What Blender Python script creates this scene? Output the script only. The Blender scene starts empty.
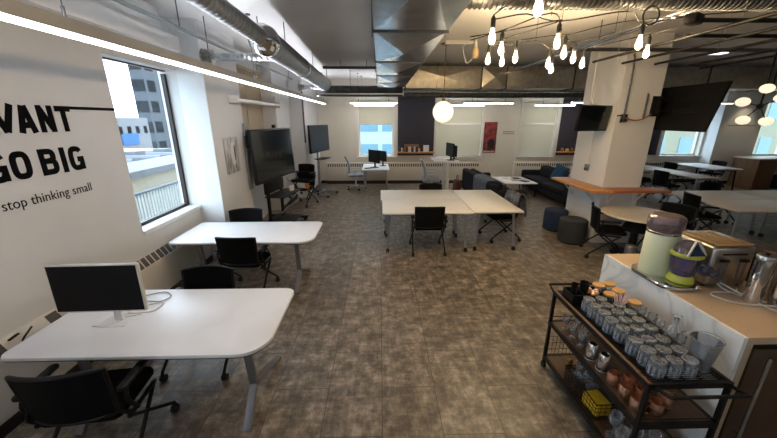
import bpy, bmesh, math, random
from mathutils import Vector, Matrix, Euler
random.seed(7)
PI = math.pi
scene = bpy.context.scene
COL = scene.collection

# ------------------------------------------------------------------ materials
def lin(h):
    h = h.lstrip('#')
    out = []
    for i in (0, 2, 4):
        v = int(h[i:i+2], 16) / 255
        out.append(v/12.92 if v <= 0.04045 else ((v+0.055)/1.055)**2.4)
    return tuple(out) + (1.0,)

def mat(name, col, rough=0.5, metal=0.0, vary=0.08, scale=6.0, bump=0.0, bscale=60.0, col2=None, spec=0.5, stretch=(1, 1, 1), coat=0.0):
    m = bpy.data.materials.new(name)
    m.use_nodes = True
    nt = m.node_tree
    b = nt.nodes['Principled BSDF']
    tc = nt.nodes.new('ShaderNodeTexCoord')
    mp = nt.nodes.new('ShaderNodeMapping')
    mp.inputs['Scale'].default_value = stretch
    nt.links.new(tc.outputs['Object'], mp.inputs['Vector'])
    n = nt.nodes.new('ShaderNodeTexNoise')
    n.inputs['Scale'].default_value = scale
    n.inputs['Detail'].default_value = 4
    nt.links.new(mp.outputs['Vector'], n.inputs['Vector'])
    r = nt.nodes.new('ShaderNodeValToRGB')
    a = lin(col)
    c2 = lin(col2) if col2 else tuple(min(1, x*(1+vary)) for x in a[:3]) + (1,)
    c1 = a if col2 else tuple(x*(1-vary) for x in a[:3]) + (1,)
    r.color_ramp.elements[0].position = 0.3
    r.color_ramp.elements[1].position = 0.7
    r.color_ramp.elements[0].color = c1
    r.color_ramp.elements[1].color = c2
    nt.links.new(n.outputs['Fac'], r.inputs['Fac'])
    nt.links.new(r.outputs['Color'], b.inputs['Base Color'])
    b.inputs['Roughness'].default_value = rough
    b.inputs['Metallic'].default_value = metal
    b.inputs['Specular IOR Level'].default_value = spec
    b.inputs['Coat Weight'].default_value = coat
    if bump:
        n2 = nt.nodes.new('ShaderNodeTexNoise')
        n2.inputs['Scale'].default_value = bscale
        n2.inputs['Detail'].default_value = 3
        nt.links.new(mp.outputs['Vector'], n2.inputs['Vector'])
        bp = nt.nodes.new('ShaderNodeBump')
        bp.inputs['Strength'].default_value = bump
        bp.inputs['Distance'].default_value = 0.01
        nt.links.new(n2.outputs['Fac'], bp.inputs['Height'])
        nt.links.new(bp.outputs['Normal'], b.inputs['Normal'])
    return m

def emit(name, col, strength):
    m = bpy.data.materials.new(name)
    m.use_nodes = True
    nt = m.node_tree
    b = nt.nodes['Principled BSDF']
    b.inputs['Base Color'].default_value = (0.8, 0.8, 0.8, 1)
    b.inputs['Emission Color'].default_value = lin(col)
    b.inputs['Emission Strength'].default_value = strength
    return m

def glass(name, tint='#ffffff', refl=1.0, rough=0.02, tr=0.96, ior=1.5):
    m = bpy.data.materials.new(name)
    m.use_nodes = True
    nt = m.node_tree
    nt.nodes.remove(nt.nodes['Principled BSDF'])
    out = nt.nodes['Material Output']
    t = nt.nodes.new('ShaderNodeBsdfTransparent')
    c = lin(tint)
    t.inputs['Color'].default_value = tuple(x*tr for x in c[:3]) + (1,)
    g = nt.nodes.new('ShaderNodeBsdfGlossy')
    g.inputs['Roughness'].default_value = rough
    f = nt.nodes.new('ShaderNodeFresnel')
    f.inputs['IOR'].default_value = ior
    mul = nt.nodes.new('ShaderNodeMath')
    mul.operation = 'MULTIPLY'
    mul.inputs[1].default_value = refl
    nt.links.new(f.outputs['Fac'], mul.inputs[0])
    mx = nt.nodes.new('ShaderNodeMixShader')
    nt.links.new(mul.outputs['Value'], mx.inputs['Fac'])
    nt.links.new(t.outputs['BSDF'], mx.inputs[1])
    nt.links.new(g.outputs['BSDF'], mx.inputs[2])
    nt.links.new(mx.outputs['Shader'], out.inputs['Surface'])
    return m

def blind(name, col, tr=0.45):
    m = mat(name, col, 0.9, vary=0.02)
    nt = m.node_tree
    b = nt.nodes['Principled BSDF']
    t = nt.nodes.new('ShaderNodeBsdfTranslucent'); t.inputs['Color'].default_value = lin(col)
    mx = nt.nodes.new('ShaderNodeMixShader'); mx.inputs['Fac'].default_value = tr
    nt.links.new(b.outputs['BSDF'], mx.inputs[1]); nt.links.new(t.outputs['BSDF'], mx.inputs[2])
    nt.links.new(mx.outputs['Shader'], nt.nodes['Material Output'].inputs['Surface'])
    return m

def bulbmat():
    m = emit('warm_bulb_glow', '#ffd79a', 0.9)
    nt = m.node_tree
    t = nt.nodes.new('ShaderNodeBsdfTransparent')
    mx = nt.nodes.new('ShaderNodeMixShader'); mx.inputs['Fac'].default_value = 0.55
    nt.links.new(nt.nodes['Principled BSDF'].outputs['BSDF'], mx.inputs[1]); nt.links.new(t.outputs['BSDF'], mx.inputs[2])
    nt.links.new(mx.outputs['Shader'], nt.nodes['Material Output'].inputs['Surface'])
    return m

def milky(m, col, amount):
    nt = m.node_tree
    out = nt.nodes['Material Output']
    src = out.inputs['Surface'].links[0].from_socket
    d = nt.nodes.new('ShaderNodeBsdfDiffuse'); d.inputs['Color'].default_value = lin(col)
    mx = nt.nodes.new('ShaderNodeMixShader'); mx.inputs['Fac'].default_value = amount
    nt.links.new(src, mx.inputs[1]); nt.links.new(d.outputs['BSDF'], mx.inputs[2])
    nt.links.new(mx.outputs['Shader'], out.inputs['Surface'])
    return m

def floor_mat():
    m = bpy.data.materials.new('grey_wood_plank_vinyl')
    m.use_nodes = True
    nt = m.node_tree
    L = nt.links.new
    b = nt.nodes['Principled BSDF']
    tc = nt.nodes.new('ShaderNodeTexCoord')
    mp = nt.nodes.new('ShaderNodeMapping')
    mp.inputs['Rotation'].default_value = (0, 0, PI/2)
    L(tc.outputs['Object'], mp.inputs['Vector'])
    br = nt.nodes.new('ShaderNodeTexBrick')
    br.inputs['Scale'].default_value = 1.0
    br.inputs['Brick Width'].default_value = 0.92
    br.inputs['Row Height'].default_value = 0.46
    br.inputs['Mortar Size'].default_value = 0.003
    br.inputs['Mortar Smooth'].default_value = 0.3
    br.inputs['Bias'].default_value = 0.0
    br.inputs['Color1'].default_value = (0.42, 0.42, 0.42, 1)
    br.inputs['Color2'].default_value = (0.62, 0.62, 0.62, 1)
    br.inputs['Mortar'].default_value = (0.25, 0.25, 0.25, 1)
    L(mp.outputs['Vector'], br.inputs['Vector'])
    n1 = nt.nodes.new('ShaderNodeTexNoise')
    n1.inputs['Scale'].default_value = 6.5
    n1.inputs['Detail'].default_value = 12
    n1.inputs['Roughness'].default_value = 0.74
    L(tc.outputs['Object'], n1.inputs['Vector'])
    mp2 = nt.nodes.new('ShaderNodeMapping')
    mp2.inputs['Scale'].default_value = (10, 2.2, 1)
    L(tc.outputs['Object'], mp2.inputs['Vector'])
    n2 = nt.nodes.new('ShaderNodeTexNoise')
    n2.inputs['Scale'].default_value = 2.0
    n2.inputs['Detail'].default_value = 6
    n2.inputs['Roughness'].default_value = 0.7
    L(mp2.outputs['Vector'], n2.inputs['Vector'])
    mp3 = nt.nodes.new('ShaderNodeMapping')
    mp3.inputs['Scale'].default_value = (3, 16, 1)
    L(tc.outputs['Object'], mp3.inputs['Vector'])
    n3 = nt.nodes.new('ShaderNodeTexNoise')
    n3.inputs['Scale'].default_value = 1.6
    n3.inputs['Detail'].default_value = 5
    L(mp3.outputs['Vector'], n3.inputs['Vector'])
    def add(x, y, fx, fy):
        a = nt.nodes.new('ShaderNodeMath'); a.operation = 'MULTIPLY'; L(x, a.inputs[0]); a.inputs[1].default_value = fx
        c = nt.nodes.new('ShaderNodeMath'); c.operation = 'MULTIPLY_ADD'; L(y, c.inputs[0]); c.inputs[1].default_value = fy; L(a.outputs[0], c.inputs[2])
        return c.outputs[0]
    s = add(n1.outputs['Fac'], n2.outputs['Fac'], 0.66, 0.24)
    s = add(s, n3.outputs['Fac'], 1.0, 0.14)
    s = add(s, br.outputs['Color'], 1.0, 0.2)
    r = nt.nodes.new('ShaderNodeValToRGB')
    e = r.color_ramp.elements
    e[0].position = 0.475; e[0].color = lin('#3a332b')
    e[1].position = 0.79; e[1].color = lin('#b6ac9e')
    x = e.new(0.585); x.color = lin('#5e5448')
    x = e.new(0.665); x.color = lin('#807567')
    L(s, r.inputs['Fac'])
    mx = nt.nodes.new('ShaderNodeMix'); mx.data_type = 'RGBA'
    L(br.outputs['Fac'], mx.inputs['Factor'])
    L(r.outputs['Color'], mx.inputs['A'])
    mx.inputs['B'].default_value = lin('#3b332b')
    L(mx.outputs['Result'], b.inputs['Base Color'])
    rr = nt.nodes.new('ShaderNodeMapRange')
    L(n1.outputs['Fac'], rr.inputs['Value'])
    rr.inputs['To Min'].default_value = 0.32
    rr.inputs['To Max'].default_value = 0.58
    L(rr.outputs['Result'], b.inputs['Roughness'])
    bp = nt.nodes.new('ShaderNodeBump')
    bp.inputs['Strength'].default_value = 0.12
    bp.inputs['Distance'].default_value = 0.01
    L(s, bp.inputs['Height'])
    L(bp.outputs['Normal'], b.inputs['Normal'])
    return m

def marble_mat():
    m = mat('white_marble', '#e4e6e6', 0.25)
    nt = m.node_tree
    b = nt.nodes['Principled BSDF']
    tc = nt.nodes.new('ShaderNodeTexCoord')
    n = nt.nodes.new('ShaderNodeTexNoise'); n.inputs['Scale'].default_value = 1.6; n.inputs['Detail'].default_value = 7; n.inputs['Distortion'].default_value = 0.9
    nt.links.new(tc.outputs['Object'], n.inputs['Vector'])
    r = nt.nodes.new('ShaderNodeValToRGB')
    e = r.color_ramp.elements
    e[0].position = 0.40; e[0].color = lin('#e9ebeb')
    e[1].position = 0.60; e[1].color = lin('#e2e5e6')
    for p, c in ((0.46, '#dfe3e4'), (0.495, '#c6cdd0'), (0.53, '#dfe3e4')):
        x = e.new(p); x.color = lin(c)
    nt.links.new(n.outputs['Fac'], r.inputs['Fac'])
    nt.links.new(r.outputs['Color'], b.inputs['Base Color'])
    return m

def wood_mat(name, c1, c2, rough=0.45, axis=(1, 12, 12)):
    return mat(name, c1, rough, col2=c2, scale=3.0, stretch=axis, bump=0.05, bscale=10)

M = {}
M['wall'] = mat('warm_white_paint', '#d3d3d2', 0.8, vary=0.03, scale=1.5, bump=0.03, bscale=150)
M['wallback'] = mat('white_paint', '#d6d1c6', 0.8, vary=0.03, scale=1.5)
M['reveal'] = mat('white_semigloss', '#dfe2e3', 0.5, vary=0.02)  # on the pier sides this cool tone stands for daylight
M['ceiling'] = mat('painted_concrete', '#dcdcdb', 0.85, vary=0.06, scale=1.2, bump=0.05, bscale=40)
M['floor'] = floor_mat()
M['baseboard'] = mat('black_vinyl_base', '#221f1d', 0.5)
M['radiator'] = mat('cream_enamel', '#d2ccc0', 0.5, vary=0.02)
M['grille'] = mat('dark_grille_gap', '#4e4943', 0.7)
M['desk'] = mat('white_laminate', '#e6e7ea', 0.32, vary=0.015)
M['edge'] = mat('black_edge_band', '#151517', 0.45)
M['tablewarm'] = mat('warm_white_laminate', '#e1ded8', 0.38, vary=0.015)
M['tablegrey'] = mat('grey_beige_laminate', '#c9c1b3', 0.38, vary=0.02)
M['greymetal'] = mat('grey_painted_steel', '#77767a', 0.4, 0.3)
M['silver'] = mat('silver_steel', '#a9abb0', 0.3, 0.85)
M['chrome'] = mat('chrome', '#d8d8d8', 0.12, 1.0, vary=0.02)
M['steel'] = mat('brushed_stainless', '#b9b7b3', 0.28, 1.0, vary=0.1, scale=3, stretch=(1, 1, 40))
M['black'] = mat('black_plastic', '#070708', 0.45, spec=0.3)
M['blackmesh'] = mat('black_mesh_fabric', '#060607', 0.75, spec=0.15, vary=0.25, scale=140, bump=0.3, bscale=220)
M['seatblack'] = mat('black_seat_fabric', '#090a0c', 0.9, spec=0.15, vary=0.2, scale=90, bump=0.2, bscale=200)
M['rubber'] = mat('black_rubber', '#0e0e0f', 0.6)
M['blackmetal'] = mat('black_powder_coat', '#0c0b0b', 0.5, 0.0, spec=0.3)
M['screen'] = mat('dark_screen_glass', '#0c1216', 0.16, vary=0.05, coat=0.3)
M['screenmon'] = mat('matte_black_screen', '#0c0c0f', 0.5, vary=0.05, spec=0.2)
M['bezel'] = mat('dark_bezel', '#1c1d20', 0.4, 0.3)
M['tvback'] = mat('black_tv_back', '#070606', 0.7, spec=0.2)
M['whiteplastic'] = mat('white_plastic', '#dcdad5', 0.4, vary=0.02)
M['greyfabric'] = mat('charcoal_sofa_fabric', '#25262b', 0.95, spec=0.15, vary=0.2, scale=60, bump=0.2, bscale=160)
M['blanket'] = mat('grey_blue_blanket', '#666d7a', 0.95, vary=0.18, scale=40, bump=0.3, bscale=90)
M['bluefabric'] = mat('blue_cushion_fabric', '#1f4a68', 0.95, vary=0.18, scale=50, bump=0.2, bscale=160)
M['navyfabric'] = mat('navy_felt', '#1d2d49', 0.95, vary=0.2, scale=60, bump=0.2, bscale=160)
M['charfabric'] = mat('charcoal_felt', '#2e3137', 0.95, vary=0.2, scale=60, bump=0.2, bscale=160)
M['maroon'] = mat('maroon_canvas', '#5a3430', 0.9, vary=0.2, scale=30)
M['panel'] = mat('charcoal_felt_panel', '#38363f', 0.95, vary=0.12, scale=30)
M['wood'] = wood_mat('honey_wood', '#a8703a', '#c98f54', 0.45)
M['woodred'] = wood_mat('reddish_wood', '#8a4f2c', '#a8673c', 0.45)
M['woodcab'] = wood_mat('brown_cabinet_veneer', '#6d4a30', '#85603f', 0.5, (10, 10, 1))
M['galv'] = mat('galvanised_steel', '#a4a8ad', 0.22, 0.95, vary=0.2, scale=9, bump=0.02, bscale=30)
M['galvwarm'] = mat('bulb_tinted_sheet_steel', '#c4beb0', 0.3, 0.9, vary=0.15, scale=9)  # warmer, lighter copy of galv, colour stands for bulb light
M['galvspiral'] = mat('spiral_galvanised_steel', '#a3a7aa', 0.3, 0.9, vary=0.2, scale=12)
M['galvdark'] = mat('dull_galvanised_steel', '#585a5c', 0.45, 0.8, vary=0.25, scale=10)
M['foil'] = mat('crinkled_foil_duct', '#9b9a94', 0.35, 0.8, vary=0.4, scale=40, bump=0.8, bscale=60)
M['lightbody'] = mat('grey_light_housing', '#a9abae', 0.5, 0.2)
M['pipe'] = mat('grey_green_pipe', '#7c8482', 0.5, 0.3)
M['tube'] = emit('cool_white_diffuser', '#f6f7ff', 3.2)
M['tubefar'] = emit('far_white_diffuser', '#fff7ea', 9.0)
M['tubedim'] = emit('dimmed_white_diffuser', '#fff4e8', 2.5)
M['fill_uplight'] = emit('fill_uplight_glow', '#f8f8ff', 11.0)  # glow added inside the pendants to lighten the ceiling
M['bulb'] = bulbmat()
M['filament'] = emit('bulb_filament_glow', '#ffe0a8', 8.0)
M['globe'] = emit('warm_globe_glow', '#ffeccb', 0.31)
M['disc'] = emit('warm_disc_glow', '#ffe9c8', 0.29)
M['spot'] = emit('ceiling_panel_glow', '#eef4ff', 0.5)
M['unlitbulb'] = mat('frosted_bulb', '#d9bd90', 0.3)
M['brass'] = mat('aged_brass', '#8a6d3f', 0.35, 0.9)
M['winframe'] = mat('dark_bronze_frame', '#2c2624', 0.4, 0.4)
M['winwhite'] = mat('white_window_frame', '#d7d6d0', 0.5, vary=0.02)
M['glass'] = glass('window_glass', '#f4fbff', 0.08)
M['tumbler'] = milky(glass('clear_tumbler_glass', '#f6f8fb', 3.0, 0.04, 0.98), '#e6ecf4', 0.14)  # diffuse white mixed in stands for reflections on the glass
M['cut'] = milky(glass('cut_glass_pattern', '#f6f8fb', 3.0, 0.04, 0.98), '#eef3fa', 0.25)  # whiter mix imitates bright rims and glints on the facets
M['smoke'] = milky(glass('smoky_purple_plastic', '#c9bcc6', 2.2, 0.06, 0.92), '#b8a8b0', 0.18)
M['purple'] = milky(glass('purple_blender_plastic', '#a9a7d6', 2.0, 0.08, 0.9), '#8d8bc0', 0.1)
M['blindw'] = blind('white_roller_fabric', '#d6d2c2', 0.3)
M['blindt'] = mat('tan_roller_fabric', '#b5a68d', 0.9, vary=0.05, stretch=(1, 8, 0.3))
M['ink'] = mat('black_vinyl_lettering', '#08080a', 0.9, vary=0.0, spec=0.1)
M['inkgrey'] = mat('grey_vinyl_lettering', '#6d6861', 0.6, vary=0.0)
M['quartz'] = mat('tan_quartz', '#b8a084', 0.35, vary=0.06, scale=60)
M['quartzedge'] = mat('beige_quartz', '#a8977c', 0.4, vary=0.05, scale=60)
M['marble'] = marble_mat()
M['fridge'] = mat('brown_fridge_panel', '#4f3c2c', 0.4, vary=0.1)
M['cream'] = mat('cream_enamel_juicer', '#d9dfbc', 0.3, vary=0.02)
M['lime'] = mat('yellow_green_plastic', '#b6bb4a', 0.35, vary=0.04)
M['gold'] = mat('bronze_toaster_lid', '#dcb98a', 0.25, 0.8, vary=0.1)
M['copper'] = mat('polished_copper', '#ffd3ba', 0.3, 1.0, vary=0.08)
M['cork'] = mat('bamboo_lid', '#c79a60', 0.6, vary=0.12, scale=14)
M['pink'] = mat('pink_striped_paper', '#e3a3a0', 0.7, col2='#f2e4e0', scale=40, stretch=(1, 1, 6))
M['yellow'] = mat('yellow_carton', '#dcb21c', 0.6, vary=0.15, scale=20)
M['bagplastic'] = milky(glass('grey_plastic_bag', '#dddee2', 1.8, 0.15, 0.9), '#b9bbc0', 0.15)
M['orange'] = mat('orange_label', '#c98340', 0.6)
M['paper'] = mat('white_paper', '#dad9d6', 0.8, vary=0.05)
M['artred'] = mat('red_abstract_art', '#2a1012', 0.6, col2='#a03a35', scale=6)
M['artgrey'] = mat('grey_abstract_print', '#6b6a68', 0.6, col2='#d8d6d2', scale=6, stretch=(1, 2.5, 0.6))
M['whiteframe'] = mat('pale_canvas_edge', '#bcb8b0', 0.7)
M['wicker'] = mat('dark_wicker', '#5b4630', 0.7, vary=0.4, scale=50, bump=0.5, bscale=60)
M['boardwood'] = wood_mat('cutting_board', '#9a6f42', '#b98a58', 0.5)
M['taskmesh'] = mat('pale_grey_mesh', '#8d97a3', 0.7, vary=0.1, scale=80)
M['taskframe'] = mat('pale_grey_plastic', '#b9bcc0', 0.45, vary=0.03)
M['book1'] = mat('brown_book_cloth', '#8a6239', 0.7)
M['book2'] = mat('navy_book_cloth', '#2b3444', 0.7)
M['jacket'] = mat('grey_black_jacket', '#1d1e23', 0.95, col2='#6a6c72', scale=7, bump=0.5, bscale=25)
M['outbuild'] = mat('pale_concrete_facade', '#44484d', 0.9, vary=0.05)
M['outwhite'] = mat('white_facade', '#727375', 0.9, vary=0.03)
M['outglass'] = mat('grey_facade_glass', '#0f1215', 0.8, spec=0.1)
M['outblue'] = mat('blue_sign', '#2f5c94', 0.7)
M['outledge'] = mat('cream_parapet', '#bdb29d', 0.9, vary=0.04)
M['outfence'] = mat('pale_ribbed_metal', '#c8c8c2', 0.7, vary=0.03)
M['outroof'] = mat('pale_roof', '#a5a8ac', 0.9, vary=0.05)
M['outpipe'] = mat('grey_roof_pipe', '#606469', 0.7)
M['outbluefac'] = mat('pale_blue_facade', '#8b9da4', 0.8, vary=0.03)
M['outblueglass'] = mat('blue_facade_glass', '#4f7381', 0.25)
M['outyellow'] = mat('pale_yellow_facade', '#767866', 0.9, vary=0.03)
M['ground'] = mat('street_asphalt', '#77787a', 0.95)

# ------------------------------------------------------------------ mesh builder
SPLIT = {'hanger_rods': 'hanger_rod', 'hanger_wires': 'hanger_wire', 'levers': 'lever', 'lever_tracks': 'lever_track', 'feet': 'foot', 'collars': 'collar',
         'seams': 'seam', 'hooks': 'hook', 'apron_rails': 'apron_rail', 'roof_ducts': 'roof_duct', 'pipes': 'pipe', 'slots': 'slot', 'vents': 'vent', 'window_row': 'window'}
class MB:
    def __init__(s):
        s.bm = bmesh.new()
    def _merge(s, b, mx=None):
        if mx is not None:
            bmesh.ops.transform(b, matrix=mx, verts=b.verts)
        me = bpy.data.meshes.new('tmp')
        b.to_mesh(me); b.free()
        s.bm.from_mesh(me)
        bpy.data.meshes.remove(me)
        return s
    def obox(s, c, size, rot=(0, 0, 0), bevel=0.0, seg=2):
        b = bmesh.new()
        bmesh.ops.create_cube(b, size=1.0)
        bmesh.ops.scale(b, vec=size, verts=b.verts)
        if bevel:
            bmesh.ops.bevel(b, geom=b.edges[:], offset=min(bevel, 0.49*min(size)), segments=seg, affect='EDGES', profile=0.5)
        return s._merge(b, Matrix.Translation(c) @ Euler(rot).to_matrix().to_4x4())
    def box(s, x0, x1, y0, y1, z0, z1, bevel=0.0, seg=2):
        return s.obox(((x0+x1)/2, (y0+y1)/2, (z0+z1)/2), (abs(x1-x0), abs(y1-y0), abs(z1-z0)), bevel=bevel, seg=seg)
    def cyl(s, p0, p1, r0, r1=None, seg=16, cap=True):
        p0, p1 = Vector(p0), Vector(p1)
        d = p1-p0
        b = bmesh.new()
        bmesh.ops.create_cone(b, cap_ends=cap, segments=seg, radius1=r0, radius2=r0 if r1 is None else r1, depth=d.length)
        q = d.to_track_quat('Z', 'Y').to_matrix().to_4x4()
        return s._merge(b, Matrix.Translation((p0+p1)/2) @ q)
    def sphere(s, c, r, scale=(1, 1, 1), seg=20, rings=12, rot=(0, 0, 0)):
        b = bmesh.new()
        bmesh.ops.create_uvsphere(b, u_segments=seg, v_segments=rings, radius=r)
        return s._merge(b, Matrix.Translation(c) @ Euler(rot).to_matrix().to_4x4() @ Matrix.Diagonal((*scale, 1)))
    def sweep(s, rings, close_v=True, cap=True):
        """rings: list of lists of points, same count"""
        bm = s.bm
        vs = [[bm.verts.new(p) for p in r] for r in rings]
        n = len(vs[0])
        for a, b in zip(vs[:-1], vs[1:]):
            for i in range(n if close_v else n-1):
                j = (i+1) % n
                try: bm.faces.new((a[i], a[j], b[j], b[i]))
                except ValueError: pass
        if cap and close_v:
            for r in (vs[0][::-1], vs[-1]):
                try: bm.faces.new(r)
                except ValueError: pass
        return s
    def tube(s, pts, r, seg=8, smooth=0, cap=True, closed=False):
        P = [Vector(p) for p in pts]
        if smooth:
            Q = []
            n = len(P)
            rng = range(n) if closed else range(n-1)
            for i in rng:
                p0 = P[(i-1) % n] if (closed or i > 0) else P[i]
                p1, p2 = P[i], P[(i+1) % n]
                p3 = P[(i+2) % n] if (closed or i+2 < n) else p2
                for k in range(smooth):
                    t = k/smooth
                    Q.append(0.5*((2*p1)+(-p0+p2)*t+(2*p0-5*p1+4*p2-p3)*t*t+(-p0+3*p1-3*p2+p3)*t**3))
            if not closed: Q.append(P[-1])
            P = Q
        if closed: P = P+[P[0]]
        up = None
        rings = []
        for i, p in enumerate(P):
            d = (P[min(i+1, len(P)-1)]-P[max(i-1, 0)])
            if closed and i in (0, len(P)-1): d = P[1]-P[-2]
            if d.length < 1e-9: d = Vector((0, 0, 1))
            d.normalize()
            if up is None:
                up = d.orthogonal().normalized()
            else:
                up = (up-d*up.dot(d))
                up = up.normalized() if up.length > 1e-6 else d.orthogonal().normalized()
            w = d.cross(up)
            rr = r(i/(len(P)-1)) if callable(r) else r
            rings.append([p+up*(rr*math.cos(2*PI*k/seg))+w*(rr*math.sin(2*PI*k/seg)) for k in range(seg)])
        return s.sweep(rings, True, cap and not closed)
    def lathe(s, prof, c=(0, 0, 0), seg=24, rot=None, cap=True):
        """prof: (r, z) from bottom to top"""
        mx = Matrix.Translation(c) @ (Euler(rot).to_matrix().to_4x4() if rot else Matrix())
        rings = [[mx @ Vector((max(r, 1e-5)*math.cos(2*PI*k/seg), max(r, 1e-5)*math.sin(2*PI*k/seg), z)) for k in range(seg)] for r, z in prof]
        return s.sweep(rings, True, cap)
    def prism(s, poly, z0, z1, bevel=0.0, mx=None, seg=2):
        b = bmesh.new()
        vs = [b.verts.new((x, y, z0)) for x, y in poly]
        f = b.faces.new(vs)
        if f.normal.z > 0: f.normal_flip()
        r = bmesh.ops.extrude_face_region(b, geom=[f])
        bmesh.ops.translate(b, vec=(0, 0, z1-z0), verts=[v for v in r['geom'] if isinstance(v, bmesh.types.BMVert)])
        bmesh.ops.recalc_face_normals(b, faces=b.faces[:])
        if bevel:
            es = [e for e in b.edges if abs(e.verts[0].co.z-e.verts[1].co.z) < 1e-6]
            bmesh.ops.bevel(b, geom=es, offset=bevel, segments=seg, affect='EDGES', profile=0.5)
        return s._merge(b, mx)
    def panel(s, fn, nu, nv, t):
        """solid sheet: fn(u,v)->point, u,v in 0..1; thickness t along the local normal"""
        P = [[Vector(fn(i/nu, j/nv)) for i in range(nu+1)] for j in range(nv+1)]
        def nrm(i, j):
            a = P[j][min(i+1, nu)]-P[j][max(i-1, 0)]
            b = P[min(j+1, nv)][i]-P[max(j-1, 0)][i]
            n = a.cross(b)
            return n.normalized() if n.length > 1e-9 else Vector((0, 0, 1))
        bm = s.bm
        A = [[bm.verts.new(P[j][i]+nrm(i, j)*t/2) for i in range(nu+1)] for j in range(nv+1)]
        B = [[bm.verts.new(P[j][i]-nrm(i, j)*t/2) for i in range(nu+1)] for j in range(nv+1)]
        for j in range(nv):
            for i in range(nu):
                bm.faces.new((A[j][i], A[j][i+1], A[j+1][i+1], A[j+1][i]))
                bm.faces.new((B[j][i], B[j+1][i], B[j+1][i+1], B[j][i+1]))
        for i in range(nu):
            bm.faces.new((A[0][i], B[0][i], B[0][i+1], A[0][i+1]))
            bm.faces.new((A[nv][i], A[nv][i+1], B[nv][i+1], B[nv][i]))
        for j in range(nv):
            bm.faces.new((A[j][0], A[j+1][0], B[j+1][0], B[j][0]))
            bm.faces.new((A[j][nu], B[j][nu], B[j+1][nu], A[j+1][nu]))
        return s
    def build(s, name, m, parent=None, loc=None, rot=None, smooth=True, angle=38):
        if name in SPLIT:
            bm = s.bm
            bm.verts.ensure_lookup_table(); bm.verts.index_update()
            seen = set(); last = None
            for v0 in bm.verts:
                if v0.index in seen: continue
                st = [v0]; isl = []
                seen.add(v0.index)
                while st:
                    v = st.pop(); isl.append(v)
                    for e in v.link_edges:
                        w = e.other_vert(v)
                        if w.index not in seen: seen.add(w.index); st.append(w)
                mb = MB()
                mp = {v.index: mb.bm.verts.new(v.co) for v in isl}
                for f in {f for v in isl for f in v.link_faces}:
                    mb.bm.faces.new([mp[v.index] for v in f.verts])
                last = mb.build(SPLIT[name], m, parent, loc, rot, smooth, angle)
            bm.free()
            return last
        me = bpy.data.meshes.new(name)
        bmesh.ops.recalc_face_normals(s.bm, faces=s.bm.faces[:])
        s.bm.to_mesh(me); s.bm.free()
        if smooth:
            me.polygons.foreach_set('use_smooth', [True]*len(me.polygons))
            me.set_sharp_from_angle(angle=math.radians(angle))
        me.materials.append(m)
        o = bpy.data.objects.new(name, me)
        COL.objects.link(o)
        if parent: o.parent = parent
        if loc: o.location = loc
        if rot: o.rotation_euler = rot
        return o

def tag(o, label, cat, group=None):
    o['label'] = label; o['category'] = cat
    if group: o['group'] = group
    return o
def thing(name, label, cat, loc=(0, 0, 0), rz=0.0, group=None):
    o = bpy.data.objects.new(name, None)
    o.empty_display_size = 0.1
    COL.objects.link(o)
    o.location = loc; o.rotation_euler = (0, 0, rz)
    return tag(o, label, cat, group)
def struct(o):
    o['kind'] = 'structure'
    return o
def kids(o):
    return [c for c in ALLK.get(o.name, [])]
def copy_tree(o, loc=None, rz=None, label=None, group=None):
    def rec(src, parent):
        c = src.copy(); COL.objects.link(c)
        if parent is not None: c.parent = parent
        for ch in list(src.children): rec(ch, c)
        return c
    c = rec(o, None)
    if loc is not None: c.location = loc
    if rz is not None: c.rotation_euler = (0, 0, rz)
    if label: c['label'] = label
    if group: c['group'] = group
    return c
def rrect(x0, x1, y0, y1, r, n=6):
    """rounded rectangle, r = (r00, r10, r11, r01)"""
    if not isinstance(r, (tuple, list)): r = (r,)*4
    pts = []
    for (cx, cy, a0), q in zip(((x0+r[0], y0+r[0], PI), (x1-r[1], y0+r[1], 1.5*PI), (x1-r[2], y1-r[2], 0), (x0+r[3], y1-r[3], 0.5*PI)), r):
        for k in range(n+1):
            a = a0+0.5*PI*k/n
            pts.append((cx+q*math.cos(a), cy+q*math.sin(a)))
    return pts

# ------------------------------------------------------------------ room dimensions
XW = -2.87      # wall with the lettering
CE = 3.55       # ceiling
YB = 11.85      # far wall
XR = 16.5
YF = -3.0

# floor / ceiling
struct(MB().box(-3.3, XR, YF, YB+0.3, -0.2, 0).build('floor', M['floor']))
struct(MB().box(-3.3, XR, YF, YB+0.3, CE, CE+0.2).build('ceiling', M['ceiling']))

# left wall: lettering wall with window opening, piers beyond
w = MB()
W1 = (3.79, 5.0745, 0.95, 2.9)
def wall_x(mb, xa, xb, ya, yb, holes, z1=CE):
    ys = ya
    for (h0, h1, hz0, hz1) in holes:
        mb.box(xa, xb, ys, h0, 0, z1)
        mb.box(xa, xb, h0, h1, 0, hz0)
        mb.box(xa, xb, h0, h1, hz1, z1)
        ys = h1
    mb.box(xa, xb, ys, yb, 0, z1)
W0 = (-1.7, -0.3, 0.95, 2.9)  # unseen window added behind the camera to let in daylight
wall_x(w, -3.13, XW, YF, 5.09, [W0, W1])
struct(w.build('wall_left', M['wall'], smooth=False))
w = MB()
w.box(-3.13, -2.5, 5.09, 6.28, 0, CE)
w.box(-3.25, -2.8, 6.28, 8.2, 0, CE)
w.box(-3.25, -2.5, 8.2, 9.6, 0, CE)
w.box(-3.25, -2.15, 9.6, YB, 0, CE)
struct(w.build('wall_left_piers', M['wall'], smooth=False))
# side of the first pier beside the window, its cooler white stands for window daylight
struct(MB().box(-3.07, -2.502, 5.075, 5.0895, 0.67, CE).build('trim_1', M['reveal'], smooth=False))
# soffit over the lettering wall
struct(MB().box(XW, -2.52, YF, 4.64, 3.06, 3.23).box(XW, -2.72, YF, 4.64, 3.23, CE).build('trim_2', M['ceiling'], smooth=False))
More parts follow.
